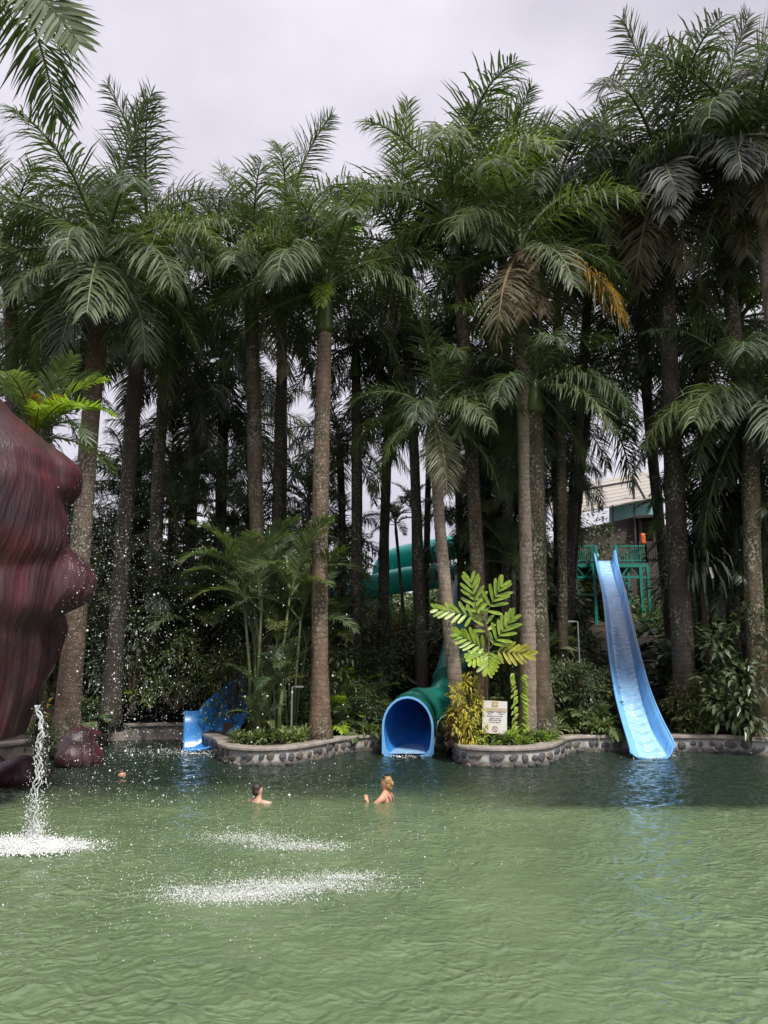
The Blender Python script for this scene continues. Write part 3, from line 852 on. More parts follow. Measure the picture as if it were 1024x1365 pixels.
def rosette_mesh(seed, n=30, L=0.5, w_=0.035, arch=1.0, up=(10, 85), trunk=0.0):
    r = random.Random(seed)
    b = MB()
    for i in range(n):
        az = i * 2.4 + r.uniform(-.3, .3)
        e = R(r.uniform(*up))
        l = L * r.uniform(.7, 1.1)
        h = Vector((math.cos(az), math.sin(az), 0))
        s_ = Vector((-h.y, h.x, 0))
        p = Vector((0, 0, trunk))
        V, Fc = [], []
        for k in range(6):
            ww = w_ * (0.6, 1, 1, .85, .55, .02)[k] * .5
            V += [p - s_ * ww, p + s_ * ww]
            ee = e - arch * (k / 5) ** 1.3 * R(120)
            p = p + (h * math.cos(ee) + Vector((0, 0, 1)) * math.sin(ee)) * l / 5
        Fc = [(2 * k, 2 * k + 1, 2 * k + 3, 2 * k + 2) for k in range(5)]
        b.add(V, Fc, 0)
    if trunk: b.tube([(0, 0, 0), (0, 0, trunk)], [w_ * 1.2, w_ * .9], 6, 1)
    return b
def rosette(seed, mat, **k):
    b = rosette_mesh(seed, **k)
    return mesh('rosette', b.v, b.f, [mat, M['woody']], b.mi)
ROS = [rosette(1, M['leaf_cover'], n=30, L=.34, w_=.035, arch=.75), rosette(2, M['leaf_cover'], n=36, L=.42, w_=.03, arch=.9), rosette(3, M['leaf_cover'], n=24, L=.30, w_=.045, arch=.6, trunk=.06)]
STRAP = [rosette(11, M['leaf_strap'], n=110, L=1.5, w_=.05, arch=1.15, up=(-10, 88)), rosette(12, M['leaf_strap'], n=80, L=1.0, w_=.05, arch=.9, up=(0, 88))]

def shrub(px, py, Y, sx, sz, kind, label, mat='leaf_bush', group=None, name='shrub', top=True):
    """px,py: where the top of the plant shows; it is as tall as that point is above the soil"""
    q = P(px, py, Y)
    if not clear(q.x, q.y, sx * .42): return None
    z0 = hgt(q.x, q.y) - 0.05
    h = sz if sz else max(0.4, q.z - z0)
    sx = max(sx, h / 1.5)
    me, st = BUSH[kind]
    o = obj(name, me, None, (q.x, q.y, z0), (0, 0, rnd.uniform(0, 6.28)), (sx / 2, sx / 2, h / 2))
    o.material_slots[0].link = 'OBJECT'
    o.material_slots[0].material = M[mat]
    obj('stem', st, o)
    return tag(o, label, 'shrub', group)
def clear(x, y, r_):
    sx = float(np.interp(y, [16.4, 17.8, 18.5, 20.1, 22.3, 25.6, 28.4, 30.2], [6.0, 6.2, 6.25, 6.6, 7.1, 8.2, 8.6, 9.1]))
    if y < 31 and abs(x - sx) < .5 + r_: return False
    if y < 22 and abs(x - (0.53 + 0.22 * max(0, y - 16.9))) < .62 + r_: return False
    return True
def zone(px):
    for lim, t_ in ((130, 'behind the red rock'), (250, 'behind the falling spray'), (330, 'above the short blue flume'), (430, 'under the feathery palm clump'), (520, 'left of the tube slide'), (610, 'behind the tube slide'),
                    (700, 'behind the white sign'), (790, 'left of the open slide'), (880, 'behind the open slide'), (1100, 'right of the open slide')):
        if px < lim: return t_
# belt after belt of bushes up the bank
cnt = 0
for Y, py_lo, py_hi, step, sx in ((18.6, 860, 925, 42, 1.5), (20.2, 815, 880, 44, 1.8), (22.4, 760, 845, 50, 2.2), (25.0, 720, 800, 58, 2.8), (28.5, 690, 770, 66, 3.4), (33.0, 690, 750, 60, 4.2)):
    x = -60 + rnd.uniform(0, 40)
    while x < 1085:
        skip = False
        if 770 < x < 915 and Y > 26: skip = True
        if 476 < x < 655 and Y > 26.5: skip = True
        if 476 < x < 600 and Y > 24: skip = True
        if 786 < x < 905 and Y < 26: skip = True
        if 520 < x < 640 and Y < 20: skip = True
        if x < 310 and Y < 20: skip = True
        if not skip:
            k = rnd.choice((0, 1, 1, 2, 3, 4))
            mt = rnd.choice(('leaf_bush', 'leaf_bush', 'leaf_bush', 'leaf_bush2'))
            ls = ('small leaved', 'glossy', 'long leaved', 'fine leaved', 'broad leaved')[k]
            col_ = 'dark green' if mt == 'leaf_bush' else 'olive green'
            hgt_ = 'low' if Y < 21 else ('tall' if Y > 24 else 'middling')
            lb = f'{hgt_} {col_} {ls} shrub {zone(x)}'
            shrub(x, rnd.uniform(py_lo, py_hi), Y + rnd.uniform(-.6, .6), sx * rnd.uniform(.8, 1.25), None, k, lb, mt, lb.replace('shrub', 'shrubs'))
            cnt += 1
        x += step * rnd.uniform(.7, 1.3)
def leaf_mass(name, label, cat, clumps, per, ll, lw, mat, seed):
    g_ = np.random.RandomState(seed)
    c = np.repeat(np.array([q[:3] for q in clumps]), per, 0)
    rr = np.repeat(np.array([q[3] for q in clumps]), per)
    n = len(c)
    d = g_.normal(size=(n, 3)); d /= np.linalg.norm(d, axis=1)[:, None]
    p = c + d * (rr * g_.rand(n) ** .4)[:, None]
    o_ = d + g_.normal(size=(n, 3)) * .5 + np.array((0, 0, -.15)); o_ /= np.linalg.norm(o_, axis=1)[:, None]
    nr = np.array((0, 0, 1.)) + g_.normal(size=(n, 3)) * .45
    sd_ = np.cross(o_, nr); sd_ /= np.linalg.norm(sd_, axis=1)[:, None] + 1e-9
    l = (ll * g_.uniform(.6, 1.4, n))[:, None]
    v = np.stack([p, p + o_ * l * .5 + sd_ * l * lw, p + o_ * l + np.array((0, 0, -.25)) * l, p + o_ * l * .5 - sd_ * l * lw], 1).reshape(-1, 3)
    f = np.arange(4 * n)
    me = bpy.data.meshes.new(name)
    me.vertices.add(4 * n); me.vertices.foreach_set('co', v.ravel())
    me.loops.add(4 * n); me.loops.foreach_set('vertex_index', f)
    me.polygons.add(n); me.polygons.foreach_set('loop_start', np.arange(0, 4 * n, 4))
    me.update(); me.validate(); me.materials.append(mat)
    tag(obj(name, me), label, cat, None, 'stuff')
cl = []
rm = random.Random(4)
while len(cl) < 1500:
    x, y = rm.uniform(-15, 17), 18.6 + 19 * rm.random() ** 1.2
    if not clear(x, y, .5) or (y < 20.4 and x < -4): continue
    px = 512 + 985 * x / y
    mh = .25 + max(0, y - 18.5) * .14
    if 470 < px < 640 and y > 24: mh *= .35
    if 775 < px < 910 and y > 23: mh *= .3
    cl.append((x, y, hgt(x, y) + mh * rm.random(), rm.uniform(.25, .55)))
leaf_mass('undergrowth', 'dense dark leafy undergrowth covering the bank between the palms', 'undergrowth', cl, 34, .26, .24, M['leaf_bush'], 3)
cl = []
while len(cl) < 900:
    x, y = rm.uniform(-38, 42), rm.uniform(39, 52)
    px = 512 + 985 * x / y
    tp = 6.3 + 1.3 * math.sin(x * .35) + 1.2 * math.sin(x * .9 + 1)
    if 465 < px < 565: tp = 4.6
    if 735 < px < 910: tp = 4.5
    cl.append((x, y, 3.5 + (tp - 3.5) * rm.random(), rm.uniform(.7, 1.5)))
leaf_mass('far_woods', 'hazy mass of far trees closing the view behind the palms', 'woods', cl, 40, .55, .28, M['leaf_bush'], 9)
# low shrubs just behind the wall at the right, their leaves right down to the coping
for i in range(26):
    x = rnd.uniform(905, 1040) if i < 15 else rnd.uniform(735, 835)
    k, mt = rnd.choice((0, 1, 2, 3)), rnd.choice(('leaf_bush', 'leaf_bush2', 'leaf_bush'))
    lb = f"knee high {'dark' if mt == 'leaf_bush' else 'olive'} {('small leaved', 'glossy', 'long leaved', 'fine leaved')[k]} shrub on the wall {zone(x)}"
    shrub(x, rnd.uniform(895, 945) if x > 860 else rnd.uniform(880, 920), (17.9 if x > 860 else 18.7) + rnd.uniform(0, .7), rnd.uniform(.7, 1.1), None, k, lb, mt, lb.replace('shrub', 'shrubs'))
for i in range(10):
    x = rnd.uniform(352, 510)
    k = rnd.choice((0, 1, 3))
    lb = f"knee high dark {('small leaved', 'glossy', '', 'fine leaved')[k]} shrub on the curved wall {zone(x)}"
    shrub(x, rnd.uniform(905, 950), 18.0 + rnd.uniform(0, .6), rnd.uniform(.7, 1.0), None, k, lb, 'leaf_bush', lb.replace('shrub', 'shrubs'))
# dark growth at the back of the left recess
for i in range(14):
    x = rnd.uniform(110, 330)
    k = rnd.choice((0, 1, 2, 3))
    lb = f"dark {('small leaved', 'glossy', 'long leaved', 'fine leaved')[k]} shrub at the water edge {zone(x)}"
    shrub(x, rnd.uniform(860, 945), 20.4 + rnd.uniform(0, .8), rnd.uniform(1.0, 1.5), None, k, lb, 'leaf_bush', lb.replace('shrub', 'shrubs'))
shrub(992, 825, 17.6, 2.3, None, 1, 'tall dark glossy shrub with hanging leaves at the right edge', 'leaf_bush')
shrub(1022, 775, 19.6, 1.6, None, 0, 'yellow green bush top at the right edge above the dark shrub', 'leaf_lime')
shrub(622, 908, 16.0, .56, None, 1, 'yellow croton bush growing at the foot of the leaning palm', 'leaf_croton', name='croton_bush')
shrub(608, 942, 16.1, .45, None, 0, 'smaller yellow croton bush at the planter corner near the tube slide', 'leaf_croton', name='croton_bush')
shrub(612, 945, 15.95, .32, None, 1, 'small maroon leaved plant in front of the yellow croton', 'leaf_maroon', name='maroon_plant')
shrub(505, 800, 26.5, 1.6, None, 3, 'pale green bush with red blossom below the turquoise slide', 'leaf_bright', name='flowering_bush')
shrub(515, 812, 26.0, .7, None, 0, 'red blossoming bush below the turquoise slide', 'petal_red', name='flowering_bush')
shrub(545, 815, 26.2, .9, None, 1, 'yellow green bush beside the support post of the turquoise slide', 'leaf_lime')

def small_palm(px, py, Y, s_, label, mat, group=None, n=11, set_=None):
    q = P(px, py, Y)
    if not clear(q.x, q.y, .75 * s_): return None
    z0 = hgt(q.x, q.y) - .03
    root = tag(empty('fern', (q.x, q.y, z0)), label, 'fern', group)
    for i in range(n):
        put_frond(root, FERN[min(2, i * 3 // n)], (0, 0, 0), i * 2.4 + rnd.uniform(-.3, .3), s_ * rnd.uniform(.85, 1.1), M[mat], (rnd.uniform(-.1, .1), rnd.uniform(-.1, .1)))
    return root
for (px, Y, s_, mt) in ((478, 18.3, .9, 'leaf_area'), (455, 18.0, .8, 'leaf_bush'), (500, 19.5, 1.2, 'leaf_area'), (500, 21, 1.4, 'leaf_bush'), (490, 20.5, 1.1, 'leaf_area'), (640, 17.9, .9, 'leaf_area'), (662, 18.2, 1.2, 'leaf_bush'), (640, 19.5, 1.5, 'leaf_bush'),
                        (765, 18.6, 1.1, 'leaf_area'), (785, 19.6, 1.5, 'leaf_area'), (752, 19.4, 1.3, 'leaf_bush'), (800, 20.8, 1.4, 'leaf_bush'), (775, 22.5, 1.7, 'leaf_area'), (757, 24, 1.9, 'leaf_lime'), (850, 23.5, 2.0, 'leaf_lime'), (866, 22.2, 1.6, 'leaf_area'), (872, 20, 1.3, 'leaf_bush'),
                        (895, 19.0, 1.2, 'leaf_bush'), (920, 18.5, 1.1, 'leaf_area'), (948, 18.2, 1.0, 'leaf_bush'), (965, 19.4, 1.4, 'leaf_bush'), (990, 17.9, .9, 'leaf_area'), (395, 18.4, 1.0, 'leaf_area'), (410, 19.4, 1.3, 'leaf_bush'), (215, 21, 1.2, 'leaf_bush'), (150, 21.2, 1.2, 'leaf_area'), (180, 22, 1.4, 'leaf_bush'), (235, 21.2, 1.3, 'leaf_area'), (118, 18.6, 1.0, 'leaf_area'), (925, 21.5, 1.8, 'leaf_area'), (470, 18.9, 1.3, 'leaf_area'), (455, 19.6, 1.5, 'leaf_lime'), (490, 22.5, 1.7, 'leaf_area'), (440, 18.4, 1.0, 'leaf_lime'), (505, 18.2, .9, 'leaf_area'), (622, 18.8, 1.3, 'leaf_area'), (660, 20.2, 1.6, 'leaf_lime'), (835, 19.2, 1.0, 'leaf_area'), (790, 18.2, .9, 'leaf_area'), (905, 20.6, 1.5, 'leaf_area'), (940, 19.4, 1.3, 'leaf_lime'), (1000, 18.6, 1.1, 'leaf_area'), (270, 20.8, 1.2, 'leaf_area'), (300, 21.5, 1.5, 'leaf_lime'), (130, 20.6, 1.2, 'leaf_area'), (200, 20.5, 1.0, 'leaf_lime'), (590, 21.8, 1.4, 'leaf_bush'), (690, 20.5, 1.4, 'leaf_area')):
    lb = f"{'small' if s_ < 1.15 else 'large'} {dict(leaf_area='green', leaf_bush='dark', leaf_lime='bright lime')[mt]} feathery fern growing {zone(px)}"
    small_palm(px, 900, Y, s_, lb, mt, lb.replace('fern', 'ferns'))
# rosettes along the wall tops
def ground_row(pxs, Yf, label, group, n, mats, sc=(.75, 1.25), jit=.5):
    for i in range(n):
        px = rnd.uniform(*pxs)
        Y = Yf(px) + rnd.uniform(0.30, 0.30 + jit)
        q = P(px, 990, Y)
        o = obj('spider_plant', rnd.choice(ROS), None, (q.x, q.y, hgt(q.x, q.y)), (rnd.uniform(-.15, .15), rnd.uniform(-.15, .15), rnd.uniform(0, 6.28)), rnd.uniform(*sc))
        o.material_slots[0].link = 'OBJECT'
        o.material_slots[0].material = M[rnd.choice(mats)]
        tag(o, label, 'plant', group)
yf = lambda px: yfront((px - 512) / 985 * 17.0)
ground_row((612, 742), lambda px: 15.5 + (0.35 if px > 715 or px < 622 else 0), 'variegated strap leaved plant in the planter under the white sign', 'strap leaved plants in the planter', 52, ('leaf_cover', 'leaf_cover', 'leaf_cover', 'leaf_bright'), (.75, 1.15), .75)
ground_row((738, 812), lambda px: 17.35, 'green strap leaved plant on the wall left of the open blue slide', 'strap leaved plants left of the open slide', 48, ('leaf_cover', 'leaf_area', 'leaf_cover'), (1.1, 1.7), .8)
ground_row((302, 420), lambda px: 15.75 + max(0, px - 385) * .02, 'green strap leaved plant on the curved wall below the feathery palms', 'strap leaved plants on the curved wall', 56, ('leaf_cover', 'leaf_cover', 'leaf_area'), (.75, 1.25), .9)
ground_row((420, 508), lambda px: 17.3, 'dark strap leaved plant on the wall left of the tube slide', 'strap leaved plants left of the tube slide', 22, ('leaf_area', 'leaf_cover'), (.8, 1.2), .9)
ground_row((580, 612), lambda px: 17.0, 'green strap leaved plant beside the tube slide shell', 'strap leaved plants beside the tube slide', 10, ('leaf_cover', 'leaf_area'), (.9, 1.3), .6)
ground_row((905, 1030), lambda px: 17.45, 'dark strap leaved plant on the wall right of the open blue slide', 'strap leaved plants right of the open slide', 20, ('leaf_bush', 'leaf_area'), (.9, 1.5), .5)
# drooping strap plants on stems at the right
for (px, py, Y, s_, lb) in ((932, 752, 18.6, 1.25, 'large dark plant with long drooping strap leaves right of the blue slide'), (905, 790, 19.6, 1.0, 'smaller drooping strap leaved plant behind the blue slide'), (990, 690, 19.0, 1.2, 'high drooping strap leaved plant under the right palms'),
                            (960, 720, 20.6, 1.3, 'drooping strap leaved plant beside the broad dark palm'), (440, 775, 22.2, .6, 'small drooping strap leaved plant behind the straight front palm')):
    q = P(px, py, Y)
    z0 = hgt(q.x, q.y)
    root = tag(empty('strap_plant', (q.x, q.y, z0)), lb, 'plant')
    hh = max(.3, q.z - z0)
    b = MB(); b.tube([(0, 0, -.1), (.05, 0, hh * .5), (0, 0, hh)], [.09, .07, .06], 7)
    b.build('stem', [M['woody']], root)
    obj('foliage', STRAP[0], root, (0, 0, hh), (0, 0, px), s_)
    obj('foliage', STRAP[1], root, (0, 0, hh - .1), (0, 0, px), s_)

# feathery clump left of centre
for (px, py, Y, hs, s_, nf, lb) in ((340, 985, 17.1, 2.9, .95, 11, 'leftmost feathery palm of the clump beside the blue flume'), (362, 985, 17.3, 3.2, 1.0, 12, 'tallest feathery palm of the clump with upright leaves'), (388, 985, 17.6, 2.6, .95, 11, 'feathery palm of the clump nearest the straight front palm'),
                              (366, 985, 16.7, 1.2, .55, 10, 'low feathery palm at the front of the clump'), (345, 985, 16.5, 0.3, .38, 9, 'lowest small feathery palm above the curved wall'), (225, 985, 21.0, 1.4, 1.0, 11, 'feathery palm behind the short blue flume'),
                              (250, 900, 21.3, 1.2, 1.15, 11, 'shaded feathery palm behind the spray near the flume'), (415, 900, 20.2, 1.6, 1.0, 11, 'feathery palm behind the straight front palm trunk'), (330, 900, 21.5, 2.2, 1.2, 12, 'pale feathery palm at the back of the clump'),
                              (672, 900, 19.0, 1.2, .9, 10, 'feathery palm between the white sign and the planter palms')):
    q = P(px, py, Y)
    z0 = hgt(q.x, q.y)
    root = tag(empty('feathery_palm', (q.x, q.y, z0)), lb, 'palm')
    r = random.Random(px)
    k = 0
    for st in range(4):
        a = st * 1.6 + r.random()
        tp = Vector((math.cos(a) * .32 * hs / 2, math.sin(a) * .3 * hs / 2, hs * r.uniform(.62, 1.08)))
        b = MB(); b.tube([(math.cos(a) * .1, math.sin(a) * .1, -.1), tp * .5, tp], [.045, .035, .028], 7)
        b.build('stem', [M['stem']], root, smooth=True)
        for i in range(max(3, nf // 3)):
            c = ('up', 'up', 'arch', 'arch', 'flat')[min(4, i)]
            put_frond(root, r.choice(AREA[c]), tp, a + i * 2.4 + r.uniform(-.4, .4), s_ * r.uniform(.8, 1.1), M[r.choice(('leaf_area', 'leaf_area', 'leaf_area', 'leaf_bush2', 'leaf'))], (r.uniform(-.15, .15), r.uniform(-.15, .15)))

# bright plant with big blunt leaflets in the planter
def blade():
    b = MB()
    V, Fc = [], []
    prof = (.35, .75, 1.0, 1.1, 1.0, .55)
    for k, wd in enumerate(prof):
        u = k / 5
        V += [(u, -wd * .5, .10 * wd - .12 * u * u), (u, 0, -.12 * u * u), (u, wd * .5, .10 * wd - .12 * u * u)]
    for k in range(5):
        Fc += [(3 * k, 3 * k + 3, 3 * k + 4, 3 * k + 1), (3 * k + 1, 3 * k + 4, 3 * k + 5, 3 * k + 2)]
    return mesh('leaflet', V, Fc, [M['leaf_bright']], smooth=True)
BLADE = blade()
q = P(650, 990, 16.25)
bp = tag(empty('broad_leaf_palm', (q.x, q.y, .33)), 'bright lime green young palm with broad blunt leaflets in the planter', 'plant')
qz = lambda px, py, Y: P(px, py, Y) - Vector((q.x, q.y, .33))
b = MB(); b.tube([(0, 0, -.1), qz(648, 900, 16.25), qz(652, 855, 16.25), qz(645, 815, 16.25)], [.035, .03, .026, .015], 7)
b.build('stem', [M['woody']], bp, smooth=True)
for (p0, p1, n, ll, mt, dY) in (((637, 820), (628, 776), 6, .46, 'leaf_bright', -.1), ((648, 818), (668, 782), 6, .46, 'leaf_bright', -.2), ((634, 822), (584, 812), 7, .36, 'leaf_bright', -.3), ((648, 866), (612, 846), 7, .40, 'leaf_bright', -.35),
                              ((655, 862), (682, 825), 7, .44, 'leaf_bright', -.2), ((652, 868), (651, 892), 6, .42, 'leaf_lime', -.55), ((660, 868), (703, 872), 7, .38, 'leaf_yellow', -.3), ((648, 870), (628, 880), 5, .34, 'leaf_bright', -.5), ((648, 845), (640, 812), 5, .36, 'leaf_bright', .1)):
    a, c = qz(*p0, 16.25), qz(*p1, 16.25 + dY)
    fb = MB(); fb.tube([qz(650, (p0[1] + 6), 16.25), a, a.lerp(c, .5), c], [.014, .012, .009, .004], 5)
    fo = fb.build('frond', [M['stem']], bp)
    if mt == 'leaf_yellow': fo['label'] = 'yellow frond'
    t_ = (c - a).normalized()
    view = Vector((-.15, -1, .25)).normalized()
    side = t_.cross(view).normalized()
    for i in range(n):
        u = .1 + .9 * i / (n - 1)
        for sg in (-1, 1):
            d = (t_ * (.55 + .8 * u) + side * sg * (1.0 - .45 * u) + view * rnd.uniform(-.25, .35) + Vector((rnd.uniform(-.1, .1), 0, rnd.uniform(-.3, .05)))).normalized()
            l = .74 * ll * (.72 + .5 * math.sin(math.pi * min(1, u * .8 + .15))) * rnd.uniform(.9, 1.08)
            yv = (view.cross(d)).normalized()
            zv = d.cross(yv)
            Mx = Matrix((d, yv, zv)).transposed().to_4x4() @ Matrix.Diagonal((l, .072, .072, 1))
            lo = obj('leaflet', BLADE, fo)
            lo.material_slots[0].link = 'OBJECT'
            lo.material_slots[0].material = M[mt]
            lo.matrix_basis = Matrix.Translation(a.lerp(c, u)) @ Mx
# climbing plant on the pale palm
V, Fc = [], []
for i in range(60):
    z = .1 + 1.35 * i / 60
    q2 = P(694, 985, 16.78)
    c = Vector((q2.x + .10 * (-1) ** i * rnd.uniform(.2, 1), q2.y - .02 + rnd.uniform(-.03, .02), .33 + z))
    leaf_face(V, Fc, c, Vector(((-1) ** i * .8, -.5, -.35)).normalized(), Vector((0, -.8, .6)).normalized(), .15, .08)
tag(obj('climbing_vine', mesh('climbing_vine', V, Fc, [M['leaf_lime']])), 'green climbing vine on the foot of the pale palm', 'vine')
# yellow flowers beside the rock
q2 = P(57, 958, 14.4)
fl = tag(empty('flowering_plant', (q2.x, q2.y, hgt(q2.x, q2.y))), 'plant with yellow blossom between the red rock and the leaning palm', 'plant')
V, Fc = [], []
for i in range(34):
    c = Vector((rnd.gauss(0, .07), rnd.gauss(0, .07), q2.z - .33 + rnd.gauss(0, .12)))
    leaf_face(V, Fc, c, Vector((rnd.gauss(0, 1), rnd.gauss(0, 1), rnd.gauss(0, .6))).normalized(), Vector((0, -.5, .8)), .15, .07)
obj('blossom', mesh('blossom', V, Fc, [M['petal']]), fl)
obj('foliage', BUSH[1][0], fl, (0, 0, 0), (0, 0, 0), (.3, .3, (q2.z - .33) * .5))

# ------------------------------------------------------------------ slides
def smooth_path(pts, n):
    out = []
    Q = [np.array(p, float) for p in pts]
    for i in range(len(Q) - 1):
        p0, p1, p2, p3 = Q[max(i - 1, 0)], Q[i], Q[i + 1], Q[min(i + 2, len(Q) - 1)]
        for k in range(n):
            u = k / n
            out.append(.5 * (2 * p1 + (p2 - p0) * u + (2 * p0 - 5 * p1 + 4 * p2 - p3) * u * u + (3 * p1 - p0 - 3 * p2 + p3) * u ** 3))
    out.append(Q[-1])
    return out
def strip(rows, closed=False):
    n = len(rows[0])
    v = [p for r_ in rows for p in r_]
    f = []
    for i in range(len(rows) - 1):
        for k in range(n if closed else n - 1):
            k2 = (k + 1) % n
            f.append((i * n + k, i * n + k2, (i + 1) * n + k2, (i + 1) * n + k))
    return v, f
def solid(o, th, off=-1):
    m = o.modifiers.new('thickness', 'SOLIDIFY')
    m.thickness = th
    m.offset = off
# open blue slide: stations (row in the picture, distance, left floor edge, right floor edge, left wall, right wall height)
ST = [(748, 30.2, 797, 815.5, .40, .55), (770, 28.4, 801, 820, .36, .42), (805, 25.6, 809, 829.5, .34, .38), (850, 22.3, 814.5, 838.5, .30, .36), (890, 20.1, 819.5, 847, .26, .38), (930, 18.5, 826.5, 856, .24, .40), (954, 17.8, 832, 863, .22, .42), (980, 17.15, 840, 873, .18, .42), (1004, 16.6, 848, 888, .13, .30), (1010, 16.35, 849, 892, .10, .22)]
rows = []
for (py, Y, a, c, lw_, rw_) in ST:
    l, r_ = P(a, py, Y), P(c, py, Y)
    rows.append((l.x, r_.x, Y, l.z, lw_, rw_))
SR = smooth_path(rows, 14)
bs_ = tag(empty('water_slide', (SR[-1][0], SR[-1][2], 0)), 'steep open light blue slide running from the green platform into the pool', 'water slide')
O = np.array((SR[-1][0], SR[-1][2], 0))
def cs(s_):
    l, r_, Y, z, a, c = s_
    fl_ = .16 * min(1, a / .2) 
    return [np.array(p) - O for p in ((l - .13, Y, z + a), (l - .09, Y, z + a * .97), (l - .045, Y, z + a * .5), (l - .01, Y, z + .04), (l + .04, Y, z), ((l + r_) / 2, Y, z - .012), (r_ - .04, Y, z), (r_ + .01, Y, z + .04), (r_ + .055, Y, z + c * .5), (r_ + .10 + .1 * max(0, c - .38), Y, z + c * .97), (r_ + .15 + .1 * max(0, c - .38), Y, z + c))]
v, f = strip([cs(s_) for s_ in SR])
o = obj('chute', mesh('chute', v, f, [M['skyblue']], smooth=True), bs_)
solid(o, .035, 1)
# thin sheet of running water with ripples down the floor
W_ = []
fine = smooth_path(SR, 8)
run = 0
for i, s_ in enumerate(fine):
    if i: run += math.dist((s_[2], s_[3]), (fine[i - 1][2], fine[i - 1][3]))
    l, r_, Y, z = s_[:4]
    row = []
    for k in range(13):
        u = k / 12
        e = abs(u - .5) * 2
        amp = .034 * min(1, i / 240) * (1 - e ** 4)
        ph = run * 19 + (e ** 1.7) * 3.4 + .9 * math.sin(run * 2.3) + .7 * math.sin(u * 5 + run * 4.1)
        row.append(np.array((l + .03 + (r_ - l - .06) * u, Y, z + .016 + amp * (math.sin(ph) ** 3) + .004 * math.sin(run * 61 + u * 23))) - O)
    W_.append(row)
v, f = strip(W_)
m_ = simple('running_water', (0.36, 0.60, 0.88), .12, .2, 5)
obj('running_water', mesh('running_water', v, f, [m_], smooth=True), bs_)
# joints between the sections
for k in range(10, len(SR) - 6, 17):
    b = MB()
    pts_ = cs(SR[k])
    b.tube([p + np.array((0, 0, -.035)) for p in pts_[1:-1]], .028, 5)
    b.build('flange', [M['skyblue']], bs_)
    b = MB()
    a_l, a_r = pts_[3], pts_[7]
    for q_ in (.15, .38, .62, .85):
        c_ = a_l + (a_r - a_l) * q_
        b.box(c_ + np.array((0, .03, -.075)), (.03, .05, .03))
    b.build('bolt', [M['steel_dark']], bs_)
for sd_ in (0, -1):
    b = MB(); b.tube([cs(q_)[sd_] + np.array((0, 0, .005)) for q_ in SR[::4]], .022, 6); b.build('lip', [M['skyblue']], bs_, smooth=True)
# carrying beam and posts
b = MB()
b.tube([np.array(((s_[0] + s_[1]) / 2, s_[2], s_[3] - .22)) - O for s_ in SR[:-36:6]], .06, 6)
b.build('beam', [M['steel_green']], bs_)
for s_ in SR[6:-40:24]:
    xx = (s_[0] + s_[1]) / 2
    b = MB(); b.bar(np.array((xx, s_[2], hgt(xx, s_[2]) - .2)) - O, np.array((xx, s_[2], s_[3] - .24)) - O, .06, 0, 8)
    b.build('post', [M['steel_green']], bs_)
for (s_, sd_) in ((SR[0], 0), (SR[0], 1)):
    b = MB()
    x = s_[sd_] + (-.11 if sd_ == 0 else .14)
    b.box(np.array((x, s_[2] - .1, s_[3] + .05)) - O, (.10, .3, 1.15))
    b.build('entry_post', [M['steel_green']], bs_)

# green tube slide with blue mouth
def tube_section(c, side, up, rx, rz_, flat, n=28):
    """arch: rounded top; 'flat' blends a circle (0) into a straight-sided arch with a flat bottom (1)"""
    out = []
    for k in range(n):
        a = math.pi * 2 * k / n - math.pi / 2
        x, z = math.cos(a), math.sin(a)
        if z < 0:
            m_ = max(abs(x), abs(z))
            x, z = x * (1 - flat) + x / m_ * flat, z * (1 - flat) + z / m_ * flat
        out.append(c + side * x * rx + up * z * rz_)
    return out
q0 = P(543.5, 969, 16.75)
tcn = [Vector((q0.x, 16.75, .60)), Vector((q0.x + .12, 17.5, .66)), Vector((q0.x + .36, 18.4, .84)), Vector((P(590, 930, 19.3).x, 19.3, P(590, 932, 19.3).z)), P(602, 897, 20.3), P(610, 862, 21.3), P(614, 825, 22.6), P(617, 780, 24.5)]
pth = [Vector(p) for p in smooth_path([tuple(p) for p in tcn], 7)]
ts_ = tag(empty('tube_slide', (q0.x, 16.75, 0)), 'green enclosed tube slide with wide blue mouth at the pool edge', 'water slide')
O = Vector((q0.x, 16.75, 0))
outer, inner = [], []
for i, p in enumerate(pth):
    t_ = (pth[min(i + 1, len(pth) - 1)] - pth[max(i - 1, 0)]).normalized()
    if i < 4: t_ = Vector((.10, 1, .05 * i)).normalized()
    side = t_.cross(Vector((0, 0, 1))).normalized()
    up = side.cross(t_).normalized()
    u = i / (len(pth) - 1)
    fl_ = max(0, 1 - i / 13)
    rx = .565 if i < 8 else max(.43, .565 - (i - 8) * .012)
    rz_ = rx * (1.18 if i < 8 else max(1.0, 1.18 - (i - 8) * .02))
    outer.append(tube_section(p - O, side, up, rx, rz_, fl_))
    inner.append(tube_section(p - O, side, up, rx * .92, rz_ * .93, fl_ * .55))
k0 = 26
v, f = strip(outer[:k0 + 1], True); obj('tube_shell', mesh('tube_shell', v, f, [M['green_tube']], smooth=True), ts_)
v, f = strip(inner[:k0 + 1], True); obj('tube_lining', mesh('tube_lining', v, [q_[::-1] for q_ in f], [M['blue']], smooth=True), ts_)
v, f = strip(outer[k0:], True); o = obj('upper_tube', mesh('upper_tube', v, f, [M['turq_worn']], smooth=True), ts_)
fr = [[p * 1.0 for p in outer[0]], [p + Vector((0, -.05, 0)) for p in outer[0]], [p + Vector((0, -.05, 0)) for p in inner[0]], [p * 1.0 for p in inner[0]]]
v, f = strip(fr, True); obj('mouth_rim', mesh('mouth_rim', v, f, [M['skyblue']]), ts_)
